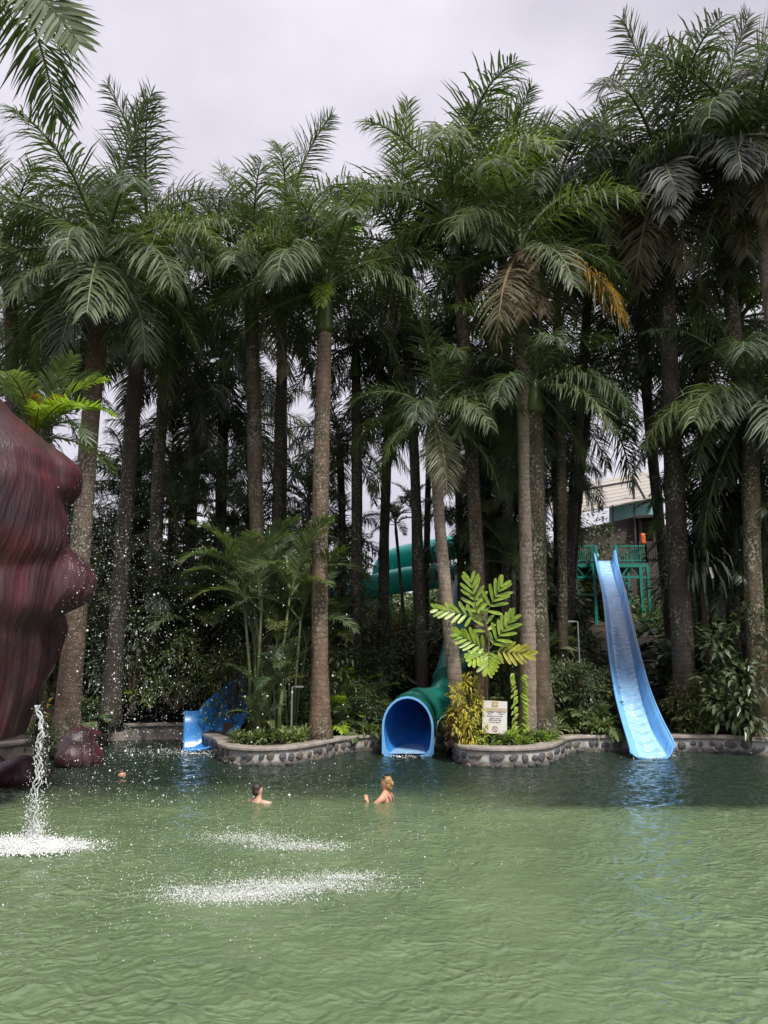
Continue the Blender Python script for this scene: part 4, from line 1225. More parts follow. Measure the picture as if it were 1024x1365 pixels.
for k in (14, k0):
    c0 = [p * 1.0 for p in outer[k]]
    cen = sum(c0, Vector()) / len(c0)
    b = MB(); b.tube([cen + (p - cen) * 1.02 for p in c0] + [cen + (c0[0] - cen) * 1.02], .022, 5)
    b.build('flange', [M['green_tube'] if k == 14 else M['turq_worn']], ts_)
b = MB(); b.tube([outer[i][0 + 5] + (outer[i][5] - (pth[i] - O)).normalized() * .012 for i in range(0, 20)], .016, 5)
b.build('seam', [M['seam']], ts_)
b = MB(); b.box((.62, 1.75, .45), (.09, .09, .9)); b.build('post', [M['steel_green']], ts_)
# water film running out of the mouth
b = MB(); b.add([(-.42, -.02, .055), (.42, -.02, .055), (.5, 1.6, .16), (-.36, 1.6, .16)], [(0, 1, 2, 3)])
b.build('running_water', [m_], ts_)

# turquoise slides further up
def tube_slide(pts, rad, label, posts, cut=None):
    p_ = [Vector(p) for p in smooth_path([tuple(P(*q_)) for q_ in pts], 6)]
    root = tag(empty('tube_slide', (p_[0].x, p_[0].y, hgt(p_[0].x, p_[0].y))), label, 'water slide')
    O = root.location
    b = MB(); b.tube([p - O for p in p_], rad, 20, cap=False)
    o = b.build('tube', [M['turq']], root, smooth=True)
    solid(o, .03, 1)
    for i in range(3, len(p_), 6):
        t_ = (p_[min(i + 1, len(p_) - 1)] - p_[i - 1]).normalized()
        b = MB(); b.tube([p_[i] - O - t_ * .03, p_[i] - O + t_ * .03], rad * 1.07, 20)
        b.build('flange', [M['turq']], root, smooth=False)
    b = MB()
    b.tube([p - O + Vector((0, -rad * 1.02, 0)) for p in p_], .02, 5); b.build('seam', [M['steel_green']], root)
    for i in posts:
        p = p_[min(i, len(p_) - 1)]
        b = MB(); b.bar(Vector((p.x, p.y - rad - .08, hgt(p.x, p.y) - .2)) - O, p - O + Vector((0, -rad - .08, -rad * .2)), .06, 0, 8)
        b.build('post', [M['turq']], root)
tube_slide([(360, 842, 26), (395, 822, 26.3), (440, 803, 26.7), (490, 785, 27), (545, 772, 27.3), (600, 768, 27.8), (650, 770, 28.6)], .43, 'lower turquoise tube slide crossing behind the palms', (8, 20, 30))
tube_slide([(512, 775, 29.5), (515, 756, 29.4), (532, 745, 29.4), (565, 737, 29.7), (605, 730, 30.2), (640, 726, 31)], .46, 'upper turquoise tube slide curving above the lower one', (9, 22))
# open turquoise and blue pieces glimpsed left of the straight front palm
tube_slide([(366, 800, 27), (378, 830, 26.2), (392, 850, 25.4), (404, 868, 24.6)], .30, 'small turquoise slide glimpsed through the feathery palms', (6,))

# short blue flume at the left
fp = [((352, 912), 19.8, .34), ((330, 932), 19.1, .38), ((310, 957), 18.5, .48), ((290, 986), 17.9, .66), ((268, 1000), 17.6, .80), ((247, 1003), 17.45, .84)]
ctr = smooth_path([(*P(px, py, Y), h_) for (px, py), Y, h_ in fp], 6)
fs = tag(empty('water_slide', (ctr[-1][0], ctr[-1][1], 0)), 'short dark blue open flume ending in the water at the left', 'water slide')
O = Vector(fs.location)
rows = []
for i, c in enumerate(ctr):
    c4 = Vector(c[:3])
    t_ = (Vector(ctr[min(i + 1, len(ctr) - 1)][:3]) - Vector(ctr[max(i - 1, 0)][:3])).normalized()
    sd_ = t_.cross(Vector((0, 0, 1))).normalized()       # away from the camera side
    if sd_.y < 0: sd_ = -sd_
    h_ = c[3]
    rows.append([c4 - O + sd_ * a + Vector((0, 0, z)) for a, z in ((-.44, .10), (-.40, .05), (-.30, 0), (0, -.02), (.30, 0), (.38, .06), (.46, h_ * .5), (.52, h_), (.57, h_ + .01))])
v, f = strip(rows)
o = obj('chute', mesh('chute', v, f, [M['blue']], smooth=True), fs); solid(o, .03, 1)
b = MB()
b.box(Vector(ctr[13][:3]) - O + Vector((.1, -.15, -.35)), (.5, .12, .7), 0, .9)
b.build('support', [M['woody']], fs)

# ------------------------------------------------------------------ platform and building
def at(px, py, Y, base): return P(px, py, Y) - base
pb = P(815, 790, 31); pb.z = hgt(pb.x, pb.y)
pf = tag(empty('slide_platform', pb), 'green steel platform with railings at the top of the blue slide', 'platform')
Yp = 30.4
dz = P(815, 749, Yp).z - pb.z                      # deck level
x0, x1, x2, x3 = P(768, 749, Yp).x - pb.x, P(793, 749, Yp).x - pb.x, P(823, 749, Yp).x - pb.x, P(864, 749, Yp).x - pb.x
y0_, y1_ = Yp - pb.y + .15, Yp - pb.y + 2.6
b = MB(); b.box(((x0 + x3) / 2, (y0_ + y1_) / 2, dz - .06), (x3 - x0, y1_ - y0_, .1)); b.build('deck', [M['steel_dark']], pf)
for yy in (y0_, y1_):
    b = MB()
    b.box(((x0 + x3) / 2, yy, dz - .13), (x3 - x0, .1, .16)); b.box(((x0 + x3) / 2, yy, dz - .62), (x3 - x0, .08, .10))
    for k in range(8):
        xa, xb = x0 + (x3 - x0) * k / 8, x0 + (x3 - x0) * (k + 1) / 8
        b.bar((xa, yy, dz - (.6 if k % 2 else .15)), (xb, yy, dz - (.15 if k % 2 else .6)), .035)
    b.build('truss', [M['steel_green']], pf)
for xx in (x0, x0 + .75, x3 - .30, x3):
    for yy in (y0_, y1_):
        b = MB(); b.box((xx, yy, (dz - .2) / 2 - .1), (.12, .12, dz + .1)); b.build('leg', [M['steel_green']], pf)
b = MB(); b.box((x3 - .15, y0_, dz * .55), (.3, .08, .08)); b.box((x0 + .4, y0_, dz * .45), (.75, .08, .08)); b.build('brace', [M['steel_green']], pf)
def railing(a, c, name='railing', mat='steel_green', hh=.68, n=12):
    a, c = Vector(a), Vector(c)
    fr_ = MB()
    fr_.bar(a + Vector((0, 0, hh)), c + Vector((0, 0, hh)), .04); fr_.bar(a + Vector((0, 0, .08)), c + Vector((0, 0, .08)), .03)
    for q_ in (a, c): fr_.bar(q_, q_ + Vector((0, 0, hh + .06)), .05)
    ro = fr_.build(name, [M[mat]], pf)
    bal = MB(); bal.bar((0, 0, 0.06), (0, 0, hh), .012)
    me = mesh('baluster', bal.v, bal.f, [M[mat]])
    for k in range(1, n):
        obj('baluster', me, ro, a.lerp(c, k / n))
railing((x0, y0_, dz), (x1, y0_, dz), n=9)
railing((x2, y0_, dz), (x3, y0_, dz), n=14)
railing((x3, y0_, dz), (x3, y1_, dz), n=10)
railing((x0, y0_, dz), (x0, y1_, dz), n=10)
sta, stb = (x2 + .1, y1_, dz + .0), (x1 - .1, y1_ + .3, dz + .72)
railing(sta, stb, 'stair_railing', n=12)
b = MB()
for k in range(6):
    q_ = Vector(sta).lerp(Vector(stb), k / 5); b.box(q_ + Vector((0, .45, 0)), (.26, .8, .04))
b.build('stair_tread', [M['steel_green']], pf)

Yb = 34.0
bb = P(840, 750, Yb); bb.z = hgt(bb.x, bb.y) - .3
bd = tag(empty('building', bb), 'brown building with aqua upper panels and a slatted cream awning', 'building')
def quad_slab(pts, th, name, mat, parent=bd):
    pts = [Vector(p) for p in pts]
    nrm = (pts[1] - pts[0]).cross(pts[2] - pts[0]).normalized() * th
    v = pts + [p + nrm for p in pts]
    n = len(pts)
    f = [tuple(range(n)), tuple(range(2 * n - 1, n - 1, -1))] + [(k, (k + 1) % n, n + (k + 1) % n, n + k)[::-1] for k in range(n)]
    return obj(name, mesh(name, v, f, [M[mat]]), parent)
a_ = lambda px, py, Y: P(px, py, Y) - bb
quad_slab([a_(770, 900, Yb), a_(852, 900, Yb), a_(852, 689, Yb), a_(770, 706, Yb)], .3, 'wall', 'brownwall')
quad_slab([a_(812, 700, Yb + .4), a_(884, 700, Yb + .4), a_(884, 660, Yb + .4), a_(812, 676, Yb + .4)], .08, 'upper_panel', 'aqua')
# dark boarded bay
quad_slab([a_(853, 900, Yb - .35), a_(905, 900, Yb - .35), a_(905, 723, Yb - .35), a_(853, 723, Yb - .35)], .2, 'bay_wall', 'darkwood')
for k in range(17):
    xx = 853.5 + k * 3.05
    pb1, pb2 = a_(xx, 745, Yb - .62), a_(xx, 722, Yb - .62)
    b = MB(); b.box((pb1 + pb2) / 2, (.075, .03, (pb2 - pb1).length)); b.build('plank', [M['darkwood']], bd)
b = MB()
for xx in (853.5, 872, 893, 905):
    p1, p2 = a_(xx, 724, Yb - .5), a_(xx, 690, Yb - .5); b.box((p1 + p2) / 2, (.16, .16, (p2 - p1).length))
b.build('bay_post', [M['darkwood']], bd)
quad_slab([a_(872.5, 722, Yb - .1), a_(892, 722, Yb - .1), a_(892, 700, Yb - .1), a_(872.5, 700, Yb - .1)], .03, 'window', 'sign')
quad_slab([a_(853, 722, Yb), a_(872, 722, Yb), a_(872, 690, Yb), a_(853, 690, Yb)], .05, 'bay_back', 'darkwood')
quad_slab([a_(848, 691, Yb - 1.0), a_(908, 686, Yb - 1.0), a_(908, 686, Yb + .6), a_(848, 691, Yb + .6)], .12, 'bay_roof', 'darkwood')
# awning: near edge low on the left, far edge high; real sloped frame with sheets
Af, Ag, Ah, Ai = a_(738, 688, Yb - 1.2), a_(879, 663, Yb - 1.0), a_(862, 629, Yb + 3.5), a_(728, 652, Yb + 3.5)
aw = tag(empty('awning', bb), 'sloping cream awning with a grid of dark bars above the brown building', 'awning')
def pl(u, v_): return Af.lerp(Ag, u).lerp(Ai.lerp(Ah, u), v_)
nrm = (Ag - Af).cross(Ai - Af).normalized() * .04
for k in range(8):
    v0, v1 = k / 8 + .006, (k + 1) / 8 - .006
    quad_slab([pl(0, v0), pl(1, v0), pl(1, v1), pl(0, v1)], .02, 'roof_sheet', 'poly', aw)
for k in range(9):
    b = MB(); b.bar(pl(0, k / 8) - nrm, pl(1, k / 8) - nrm, .03); b.build('purlin', [M['woody']], aw)
for u in (0, .22, .46, .72, 1):
    b = MB(); b.bar(pl(u, 0) - nrm * 2.5, pl(u, 1) - nrm * 2.5, .055); b.build('rafter', [M['steel_dark']], aw)
for (px, pa, pc, Y) in ((844, 635, 727, Yb - .7), (816.5, 671, 696, Yb - .5), (752, 640, 800, Yb - 1.0)):
    b = MB(); b.bar(a_(px, pa, Y), a_(px + (4 if px == 844 else 0), pc + 20, Y), .06); b.build('post', [M['steel_dark']], aw)
b = MB(); b.bar(a_(740, 660, Yb - .9), a_(846, 641, Yb - .9), .06); b.bar(a_(843, 634, Yb - .9), a_(861, 667, Yb - .9), .06); b.build('beam', [M['steel_dark']], aw)
# orange cloth hung on the building corner
b = MB()
V, Fc = [], []
for k in range(7):
    for j in range(5):
        p = a_(855 + j * 1.3, 711 + k * 2.4, Yb - 1.15); V.append(p + Vector((0, .05 * math.sin(j * 2.2 + k * .4), 0)))
for k in range(6):
    for j in range(4): Fc.append((k * 5 + j, k * 5 + j + 1, k * 5 + j + 6, k * 5 + j + 5))
o = obj('hanging_cloth', mesh('hanging_cloth', [p + bb for p in V], Fc, [M['orange']], smooth=True)); solid(o, .02, 0)
tag(o, 'orange cloth hanging on the corner of the brown building', 'cloth')

# ------------------------------------------------------------------ sign and garden lamps
sg = P(658.5, 975, 16.0)
sb = tag(empty('sign_board', (sg.x, sg.y, .33), R(-4)), 'white rules sign with gold emblem standing in the planter', 'sign')
sc_ = 985 / (16.0 * CP)
w_, h_ = 32 / sc_, 41.5 / sc_
zc = P(658.5, 956, 16.0).z - .33
b = MB(); b.box((0, 0, zc), (w_, .025, h_)); bo = b.build('board', [M['sign']], sb)
bo.rotation_euler = (0, R(2.5), 0)
for xx in (-.14, .14):
    b = MB(); b.box((xx, .035, zc / 2), (.035, .035, zc + h_ * .4)); b.build('post', [M['darkwood']], sb)
yf_ = -.0165
def print_box(x, z, ww, hh, mat, name, parent=bo, dy=0):
    b = MB(); b.box((x, yf_ - dy, zc + z), (ww, .004, hh)); return b.build(name, [M[mat]], parent)
print_box(0, h_ * .235, w_ * .96, h_ * .10, 'sign_band', 'printed_band')
lg = print_box(0, h_ * .40, w_ * .25, h_ * .16, 'sign_logo', 'emblem')
b = MB()
for k in range(3): b.box(((-.03, .0, .03)[k] * .6, yf_ - .004, zc + h_ * (.37 + .03 * (k % 2) + .01 * k)), (.05, .003, .012))
b.build('emblem_mark', [M['sign']], bo)
b = MB()
for z, segs in ((.155, ((-.36, -.05), (.06, .42))), (.105, ((-.28, -.12), (.16, .34))), (.035, ((-.33, .33),)), (-.03, ((-.2, .2),)), (-.085, ((-.24, .26),)), (-.15, ((-.22, .22),))):
    for a, c in segs:
        x = a
        while x < c:
            l = rnd.uniform(.018, .05)
            b.box(((x + l / 2) * w_, yf_, zc + z * h_), (l * w_, .004, .017 * rnd.uniform(.7, 1.1)))
            x += l + rnd.choice((.010, .012, .03))
b.build('lettering', [M['ink']], bo)
b = MB()
ring = [(w_ * .1 * math.cos(a * math.pi / 10) + .01, yf_, zc - h_ * .355 + w_ * .1 * math.sin(a * math.pi / 10)) for a in range(21)]
b.tube(ring, .006, 5); b.bar((.01 - w_ * .07, yf_, zc - h_ * .355 + w_ * .07), (.01 + w_ * .07, yf_, zc - h_ * .355 - w_ * .07), .006)
b.build('prohibition_symbol', [M['ink_red']], bo)
for (px, pa, pc, Y, dx, lb) in ((388, 916, 985, 16.9, .16, 'thin grey lamp post in front of the straight front palm'), (775, 829, 930, 18.6, -.16, 'thin dark lamp post left of the open blue slide')):
    q_ = P(px, pc, Y)
    z0 = hgt(q_.x, q_.y)
    r_ = tag(empty('garden_lamp', (q_.x, q_.y, z0)), lb, 'lamp post')
    hh = P(px, pa, Y).z - z0
    b = MB(); b.tube([(0, 0, -.1), (0, 0, hh)], .02, 7); b.build('pole', [M['pole_grey']], r_)
    b = MB(); b.tube([(0, 0, hh), (dx, -.02, hh + .02)], .014, 6); b.box((dx * 1.1, -.02, hh + .01), (.16, .09, .035)); b.build('lamp_head', [M['pole_grey']], r_)

# ------------------------------------------------------------------ red sculpted rock
deps = None
def fused(name, balls, mat, voxel, sm=4):
    """fuses overlapping rounded masses into one surface"""
    import bmesh
    bm = bmesh.new()
    for (c, s_, rot) in balls:
        mt = Matrix.Translation(c) @ Matrix.Rotation(rot, 4, 'Y') @ Matrix.Diagonal((*s_, 1))
        bmesh.ops.create_icosphere(bm, subdivisions=4, radius=1, matrix=mt)
    me = bpy.data.meshes.new(name)
    bm.to_mesh(me); bm.free()
    o = bpy.data.objects.new(name, me)
    COL.objects.link(o)
    m = o.modifiers.new('r', 'REMESH'); m.mode = 'VOXEL'; m.voxel_size = voxel
    m = o.modifiers.new('s', 'SMOOTH'); m.iterations = sm; m.factor = .5
    dg = bpy.context.evaluated_depsgraph_get()
    me2 = bpy.data.meshes.new_from_object(o.evaluated_get(dg))
    me2.name = name
    bpy.data.objects.remove(o)
    bpy.data.meshes.remove(me)
    me2.materials.clear()
    me2.materials.append(mat)
    n = len(me2.vertices)
    cov = np.empty(n * 3); me2.vertices.foreach_get('co', cov); cov = cov.reshape(-1, 3)
    nr = np.empty(n * 3); me2.vertices.foreach_get('normal', nr); nr = nr.reshape(-1, 3)
    a = np.arctan2(cov[:, 1] - cov[:, 1].max() - .2, cov[:, 0] - cov[:, 0].max() + 1.4)
    w_ = np.clip((cov[:, 2].max() - cov[:, 2]) / 1.5, .15, 1)
    d = w_ * (.012 * np.sin(a * 42 + 1.6 * np.sin(cov[:, 2] * 1.7 + a * 3)) + .010 * np.sin(a * 88 + 2.2 * np.sin(cov[:, 2] * 1.1 + a * 5)))
    d += .035 * np.sin(cov[:, 2] * 2.3 + cov[:, 0] * 4 + 1.5 * np.sin(cov[:, 1] * 3)) + .02 * np.sin(cov[:, 2] * 5.1 - cov[:, 0] * 6)
    from mathutils import noise as mn
    d += np.array([.075 * mn.noise((c[0] * 1.7, c[1] * 1.7, c[2] * .8)) + .025 * mn.noise((c[0] * 3.6 + 9, c[1] * 3.6, c[2] * 1.7)) - .10 * max(0, .22 - abs(mn.noise((c[0] * 1.5 + 4, c[1] * 1.5, c[2] * .7 + 3)))) for c in cov]) * min(1, voxel / .05)
    cov += nr * d[:, None]
    me2.vertices.foreach_set('co', cov.ravel())
    me2.polygons.foreach_set('use_smooth', [True] * len(me2.polygons))
    me2.update()
    return me2
def rock_mesh():
    """draped rock: a round mass with brow-like swellings that slope gently above and are undercut below"""
    from mathutils import noise as mn
    zt = np.array([1.02, 1.4, 1.9, 2.4, 3.0, 3.5, 4.1, 4.66, 5.0, 5.3, 5.72, 6.2, 6.55, 6.8])
    rt = np.array([1.90, 1.99, 2.10, 2.18, 2.18, 2.20, 2.17, 2.20, 2.06, 1.88, 1.58, 1.15, .7, .12])
    nz, nth = 230, 540
    zs = np.concatenate([np.linspace(6.8, 5.9, 24)[:-1], np.linspace(5.9, 1.02, nz)])
    th = np.radians(np.arange(nth) * 360 / nth)
    Z, T = np.meshgrid(zs, th, indexing='ij')
    Rr = np.interp(Z, zt, rt)
    deg = np.degrees((T + np.pi) % (2 * np.pi) - np.pi)
    wob = np.array([[mn.noise((math.cos(t_) * 2.2, math.sin(t_) * 2.2, z * .9)) for t_ in th[::4]] for z in zs[::3]])
    wob = np.array([np.interp(np.arange(nth), np.arange(0, nth, 4), r_, period=nth) for r_ in wob])
    wob = np.array([np.interp(np.arange(len(zs)), np.arange(0, len(zs), 3), wob[:, j]) for j in range(nth)]).T
    d0 = deg + 4.5 * wob
    for (t0, z0, st, am, su, sdn) in ((78, 4.80, 17, .30, .45, .26), (52, 5.10, 18, .20, .45, .18), (60, 4.30, 12, .10, .5, .25), (73, 3.15, 12, .55, .40, .24), (63, 3.75, 9, .18, .45, .35), (50, 2.95, 13, .20, .7, .25), (107, 3.48, 14, .50, .36, .34), (103, 2.45, 13, .34, .34, .55),
                                    (74, 4.42, 11, -.26, .22, .24), (90, 4.4, 10, -.16, .3, .3), (70, 2.55, 12, -.16, .2, .3), (88, 3.15, 4, -.28, .5, .6), (64, 3.6, 3.5, -.07, .7, .3), (58, 1.9, 10, .10, .9, .7), (130, 3.0, 25, .3, .9, .7), (20, 4.0, 25, .3, .9, .4), (-20, 3, 25, .35, .8, .5), (-80, 4, 40, .4, 1, .8), (180, 3.5, 40, .4, 1, .8)):
        dz = Z - z0 + .06 * wob
        sz_ = np.where(dz > 0, su, sdn)
        if am > .15:                                             # rounded lobe that meets the mass in a crease
            Rr = Rr + am * np.maximum(0, 1 - ((d0 - t0) / (1.75 * st)) ** 2 - (dz / (1.6 * sz_)) ** 2) ** .85
        else:
            Rr = Rr + am * np.exp(-((d0 - t0) / st) ** 2) * np.exp(-(dz / sz_) ** 2)
    for _ in range(26):                                         # weathered, softened creases
        Rr[1:-1] = (Rr[:-2] + 2 * Rr[1:-1] + Rr[2:]) / 4
        Rr = (np.roll(Rr, 1, 1) + 2 * Rr + np.roll(Rr, -1, 1)) / 4
    lowr = np.clip((5.4 - Z) / 1.6, .1, 1)
    flow = T + .05 * np.sin(Z * 1.9 + 3 * T) + .03 * wob
    Rr = Rr + .06 * wob + lowr * (.005 * np.sin(flow * 96 + 2 * wob) + .009 * np.sin(flow * 211 + 1.3 * np.sin(Z * 1.4)) + .014 * np.sin(flow * 33 + 3 * wob))
    cx_, cy_ = -7.2, 10.9
    b0 = math.atan2(-.835, .55)
    X, Y = cx_ + Rr * np.cos(b0 + T), cy_ + Rr * np.sin(b0 + T)
    v = np.stack([X, Y, Z], -1).reshape(-1, 3).tolist()
    nr = len(zs)
    for (r_, z) in ((1.75, 1.06), (1.45, 1.35), (1.4, .6), (1.7, -1.3)):
        v += [(cx_ + r_ * math.cos(b0 + t_), cy_ + r_ * math.sin(b0 + t_), z) for t_ in th]
        nr += 1
    i = np.arange(nr * nth).reshape(nr, nth)
    f = np.stack([i[:-1], i[1:], np.roll(i, -1, 1)[1:], np.roll(i, -1, 1)[:-1]], -1).reshape(-1, 4).tolist()
    f.append(tuple(range(nth)))
    return mesh('sculpted_rock', v, f, [M['rock']], smooth=True)
rk = obj('sculpted_rock', rock_mesh())
tag(rk, 'dark red draped sculpted rock overhanging the pool at the left', 'rock')
b2_ = [(G(98, 1022) + Vector((0, .3, .12)), (.42, .5, .34), 0), (G(92, 1022) + Vector((0, .45, .45)), (.27, .35, .26), .3), (G(80, 1022) + Vector((0, .4, .32)), (.24, .35, .22), 0), (G(104, 1020) + Vector((0, .4, .50)), (.24, .25, .10), -.2)]
tag(obj('boulder', fused('boulder', b2_, M['rock'], .04, 4)), 'upright dark red boulder at the water edge below the rock', 'boulder')
b3_ = [(G(8, 1045) + Vector((0, .25, .10)), (.55, .5, .30), 0), (G(-40, 1045) + Vector((0, .25, .15)), (.6, .6, .35), 0)]
tag(obj('boulder', fused('boulder', b3_, M['rock'], .04, 4)), 'low rounded dark red boulder at the left picture edge', 'boulder')

# ------------------------------------------------------------------ people
def person(loc, rz, joints, edges, label, skin, hair, hair_def, extra=None):
    root_me = bpy.data.meshes.new('person')
    names = list(joints)
    root_me.from_pydata([joints[k][0] for k in names], [(names.index(a), names.index(c)) for a, c in edges], [])
    o = bpy.data.objects.new('person', root_me)
    COL.objects.link(o)
    o.modifiers.new('skin', 'SKIN')
    for i, k in enumerate(names):
        rr = joints[k][1]
        sv = root_me.skin_vertices[0].data[i]
        sv.radius = rr if hasattr(rr, '__len__') else (rr, rr)
        sv.use_root = (i == 0)
    m = o.modifiers.new('sub', 'SUBSURF'); m.levels = 2; m.render_levels = 2
    dg = bpy.context.evaluated_depsgraph_get()
    me = bpy.data.meshes.new_from_object(o.evaluated_get(dg))
    bpy.data.objects.remove(o); bpy.data.meshes.remove(root_me)
    me.materials.clear(); me.materials.append(M[skin])
    me.polygons.foreach_set('use_smooth', [True] * len(me.polygons))
    p = obj('person', me, None, loc, (0, 0, rz), .82)
    tag(p, label, 'person')
    import bmesh
    bm = bmesh.new()
    for (c, s_) in hair_def:
        bmesh.ops.create_icosphere(bm, subdivisions=3, radius=1, matrix=Matrix.Translation(c) @ Matrix.Diagonal((*s_, 1)))
    hm = bpy.data.meshes.new('hair'); bm.to_mesh(hm); bm.free()
    hm.materials.append(M[hair]); hm.polygons.foreach_set('use_smooth', [True] * len(hm.polygons))
    obj('hair', hm, p)
    hz = joints['head'][0]
    b = MB()
    for sg in (-1, 1): b.box((hz[0] + .088, hz[1] + sg * .032, hz[2] + .012), (.012, .022, .010))
    b.build('eye', [M['black']], p)
    b = MB(); b.box((hz[0] + .090, hz[1], hz[2] - .068), (.012, .05, .010)); b.build('mouth', [M['orange']], p)
    return p
# local frame: the person faces +X, Z up, water at z = 0
def body(z_sh, armL, armR, hz=None):
    """z_sh: shoulder height; arms as lists of points (shoulder outward)"""
    hd = z_sh + .222
    J = {'pelvis': ((0, 0, z_sh - .52), (.14, .16)), 'waist': ((0, 0, z_sh - .34), (.11, .13)), 'chest': ((0, 0, z_sh - .14), (.12, .16)), 'neckbase': ((0, 0, z_sh + .005), (.072, .11)),
         'neck': ((.005, 0, z_sh + .075), .054), 'jaw': ((.025, 0, z_sh + .145), (.068, .062)), 'head': ((.010, 0, hd), (.092, .076)), 'crown': ((-.005, 0, hd + .075), (.075, .066)),
         'nose': ((.112, 0, hd - .02), .013), 'earL': ((0, .082, hd - .02), .018), 'earR': ((0, -.082, hd - .02), .018),
         'hipL': ((0, .09, z_sh - .62), .09), 'kneeL': ((.15, .1, z_sh - 1.0), .06), 'footL': ((.1, .1, z_sh - 1.4), .045), 'hipR': ((0, -.09, z_sh - .62), .09), 'kneeR': ((.15, -.1, z_sh - 1.0), .06), 'footR': ((.1, -.1, z_sh - 1.4), .045)}
    E = [('pelvis', 'waist'), ('waist', 'chest'), ('chest', 'neckbase'), ('neckbase', 'neck'), ('neck', 'jaw'), ('jaw', 'head'), ('head', 'crown'), ('head', 'nose'), ('head', 'earL'), ('head', 'earR'),
         ('pelvis', 'hipL'), ('hipL', 'kneeL'), ('kneeL', 'footL'), ('pelvis', 'hipR'), ('hipR', 'kneeR'), ('kneeR', 'footR')]
    for sd_, arm in (('L', armL), ('R', armR)):
        prev = 'neckbase'
        for i, (p, r_) in enumerate(zip(arm, (.06, .05, .036, .026, .032))):
            k = f'arm{sd_}{i}'
            J[k] = (p, r_); E.append((prev, k)); prev = k
        w0, hnd = Vector(arm[-2]), Vector(arm[-1])
        d = (hnd - w0).normalized()
        sdv = d.cross(Vector((0, 0, 1))).normalized() if abs(d.z) < .9 else Vector((0, 1, 0))
        for i in range(4):
            kk = f'f{sd_}{i}'
            p1 = hnd + d * .05 + sdv * (i - 1.5) * .022
            p2 = p1 + d * (.045, .055, .05, .035)[i] + Vector((0, 0, -.012))
            J[kk + 'a'] = (tuple(p1), .0095); J[kk + 'b'] = (tuple(p2), .008)
            E += [(prev, kk + 'a'), (kk + 'a', kk + 'b')]
        J[f'th{sd_}'] = (tuple(hnd + d * .01 - sdv * .06), .011); E.append((prev, f'th{sd_}'))
    return J, E, hd
J, E, hd = body(.13, [(0, .18, .085), (.12, .25, -.03), (.21, .25, -.05), (.255, .24, .03), (.275, .23, .07)], [(0, -.18, .085), (.02, -.24, -.12), (.12, -.2, -.22), (.2, -.15, -.25), (.25, -.13, -.26)])
wp = G(515, 1068)
wm = person((wp.x, wp.y, -.02), R(150), J, E, 'blond person with tied hair standing chest deep in the pool', 'skin', 'hair_blond',
            [((-.022, 0, hd + .028), (.098, .086, .098)), ((-.05, 0, hd - .04), (.068, .074, .085)), ((-.115, 0, hd - .01), (.042, .045, .05)), ((-.105, .0, hd - .075), (.025, .03, .06))])
b = MB()
b.tube([(.06 * math.cos(a) - .02, .088 * math.sin(a), hd + .10 - .0 * a) for a in np.linspace(-1.7, 1.7, 11)], .012, 6)
b.box((-.02, 0, hd + .118), (.06, .07, .03))
b.build('hair_band', [M['black']], wm)
b = MB()
for sg in (-1, 1): b.tube([(-.125, sg * .02, -.02), (-.105, sg * .05, .08), (-.05, sg * .085, .16), (.04, sg * .09, .13)], .008, 6)
b.tube([(-.14, -.16, -.04), (-.155, 0, -.03), (-.14, .16, -.04)], .012, 6)
b.build('swimsuit', [M['black']], wm)
J, E, hd = body(-.02, [(0, .18, -.02), (.1, .28, -.04), (.2, .36, -.09), (.26, .42, -.11), (.3, .46, -.12)], [(0, -.18, -.02), (.08, -.28, -.04), (.18, -.36, -.09), (.25, -.42, -.11), (.3, -.46, -.12)])
mp_ = G(343, 1069)
person((mp_.x, mp_.y, 0.01), R(55), J, E, 'dark haired person swimming with shoulders at the surface', 'skin_pale', 'hair_dark',
       [((-.018, 0, hd + .030), (.095, .082, .090)), ((-.045, 0, hd - .03), (.066, .074, .075))])
J, E, hd = body(-.12, [(0, .18, -.14), (.1, .30, -.12), (.2, .44, -.12), (.26, .55, -.12), (.3, .62, -.12)], [(0, -.18, -.14), (.08, -.30, -.12), (.18, -.42, -.125), (.25, -.52, -.13), (.3, -.6, -.13)])
p3 = G(162, 1034)
person((p3.x, p3.y, -0.07), R(-20), J, E, 'person farthest off with only the head above water near the boulder', 'skin', 'hair_dark', [((-.022, 0, hd + .032), (.094, .082, .088)), ((-.045, 0, hd - .03), (.066, .074, .075))])

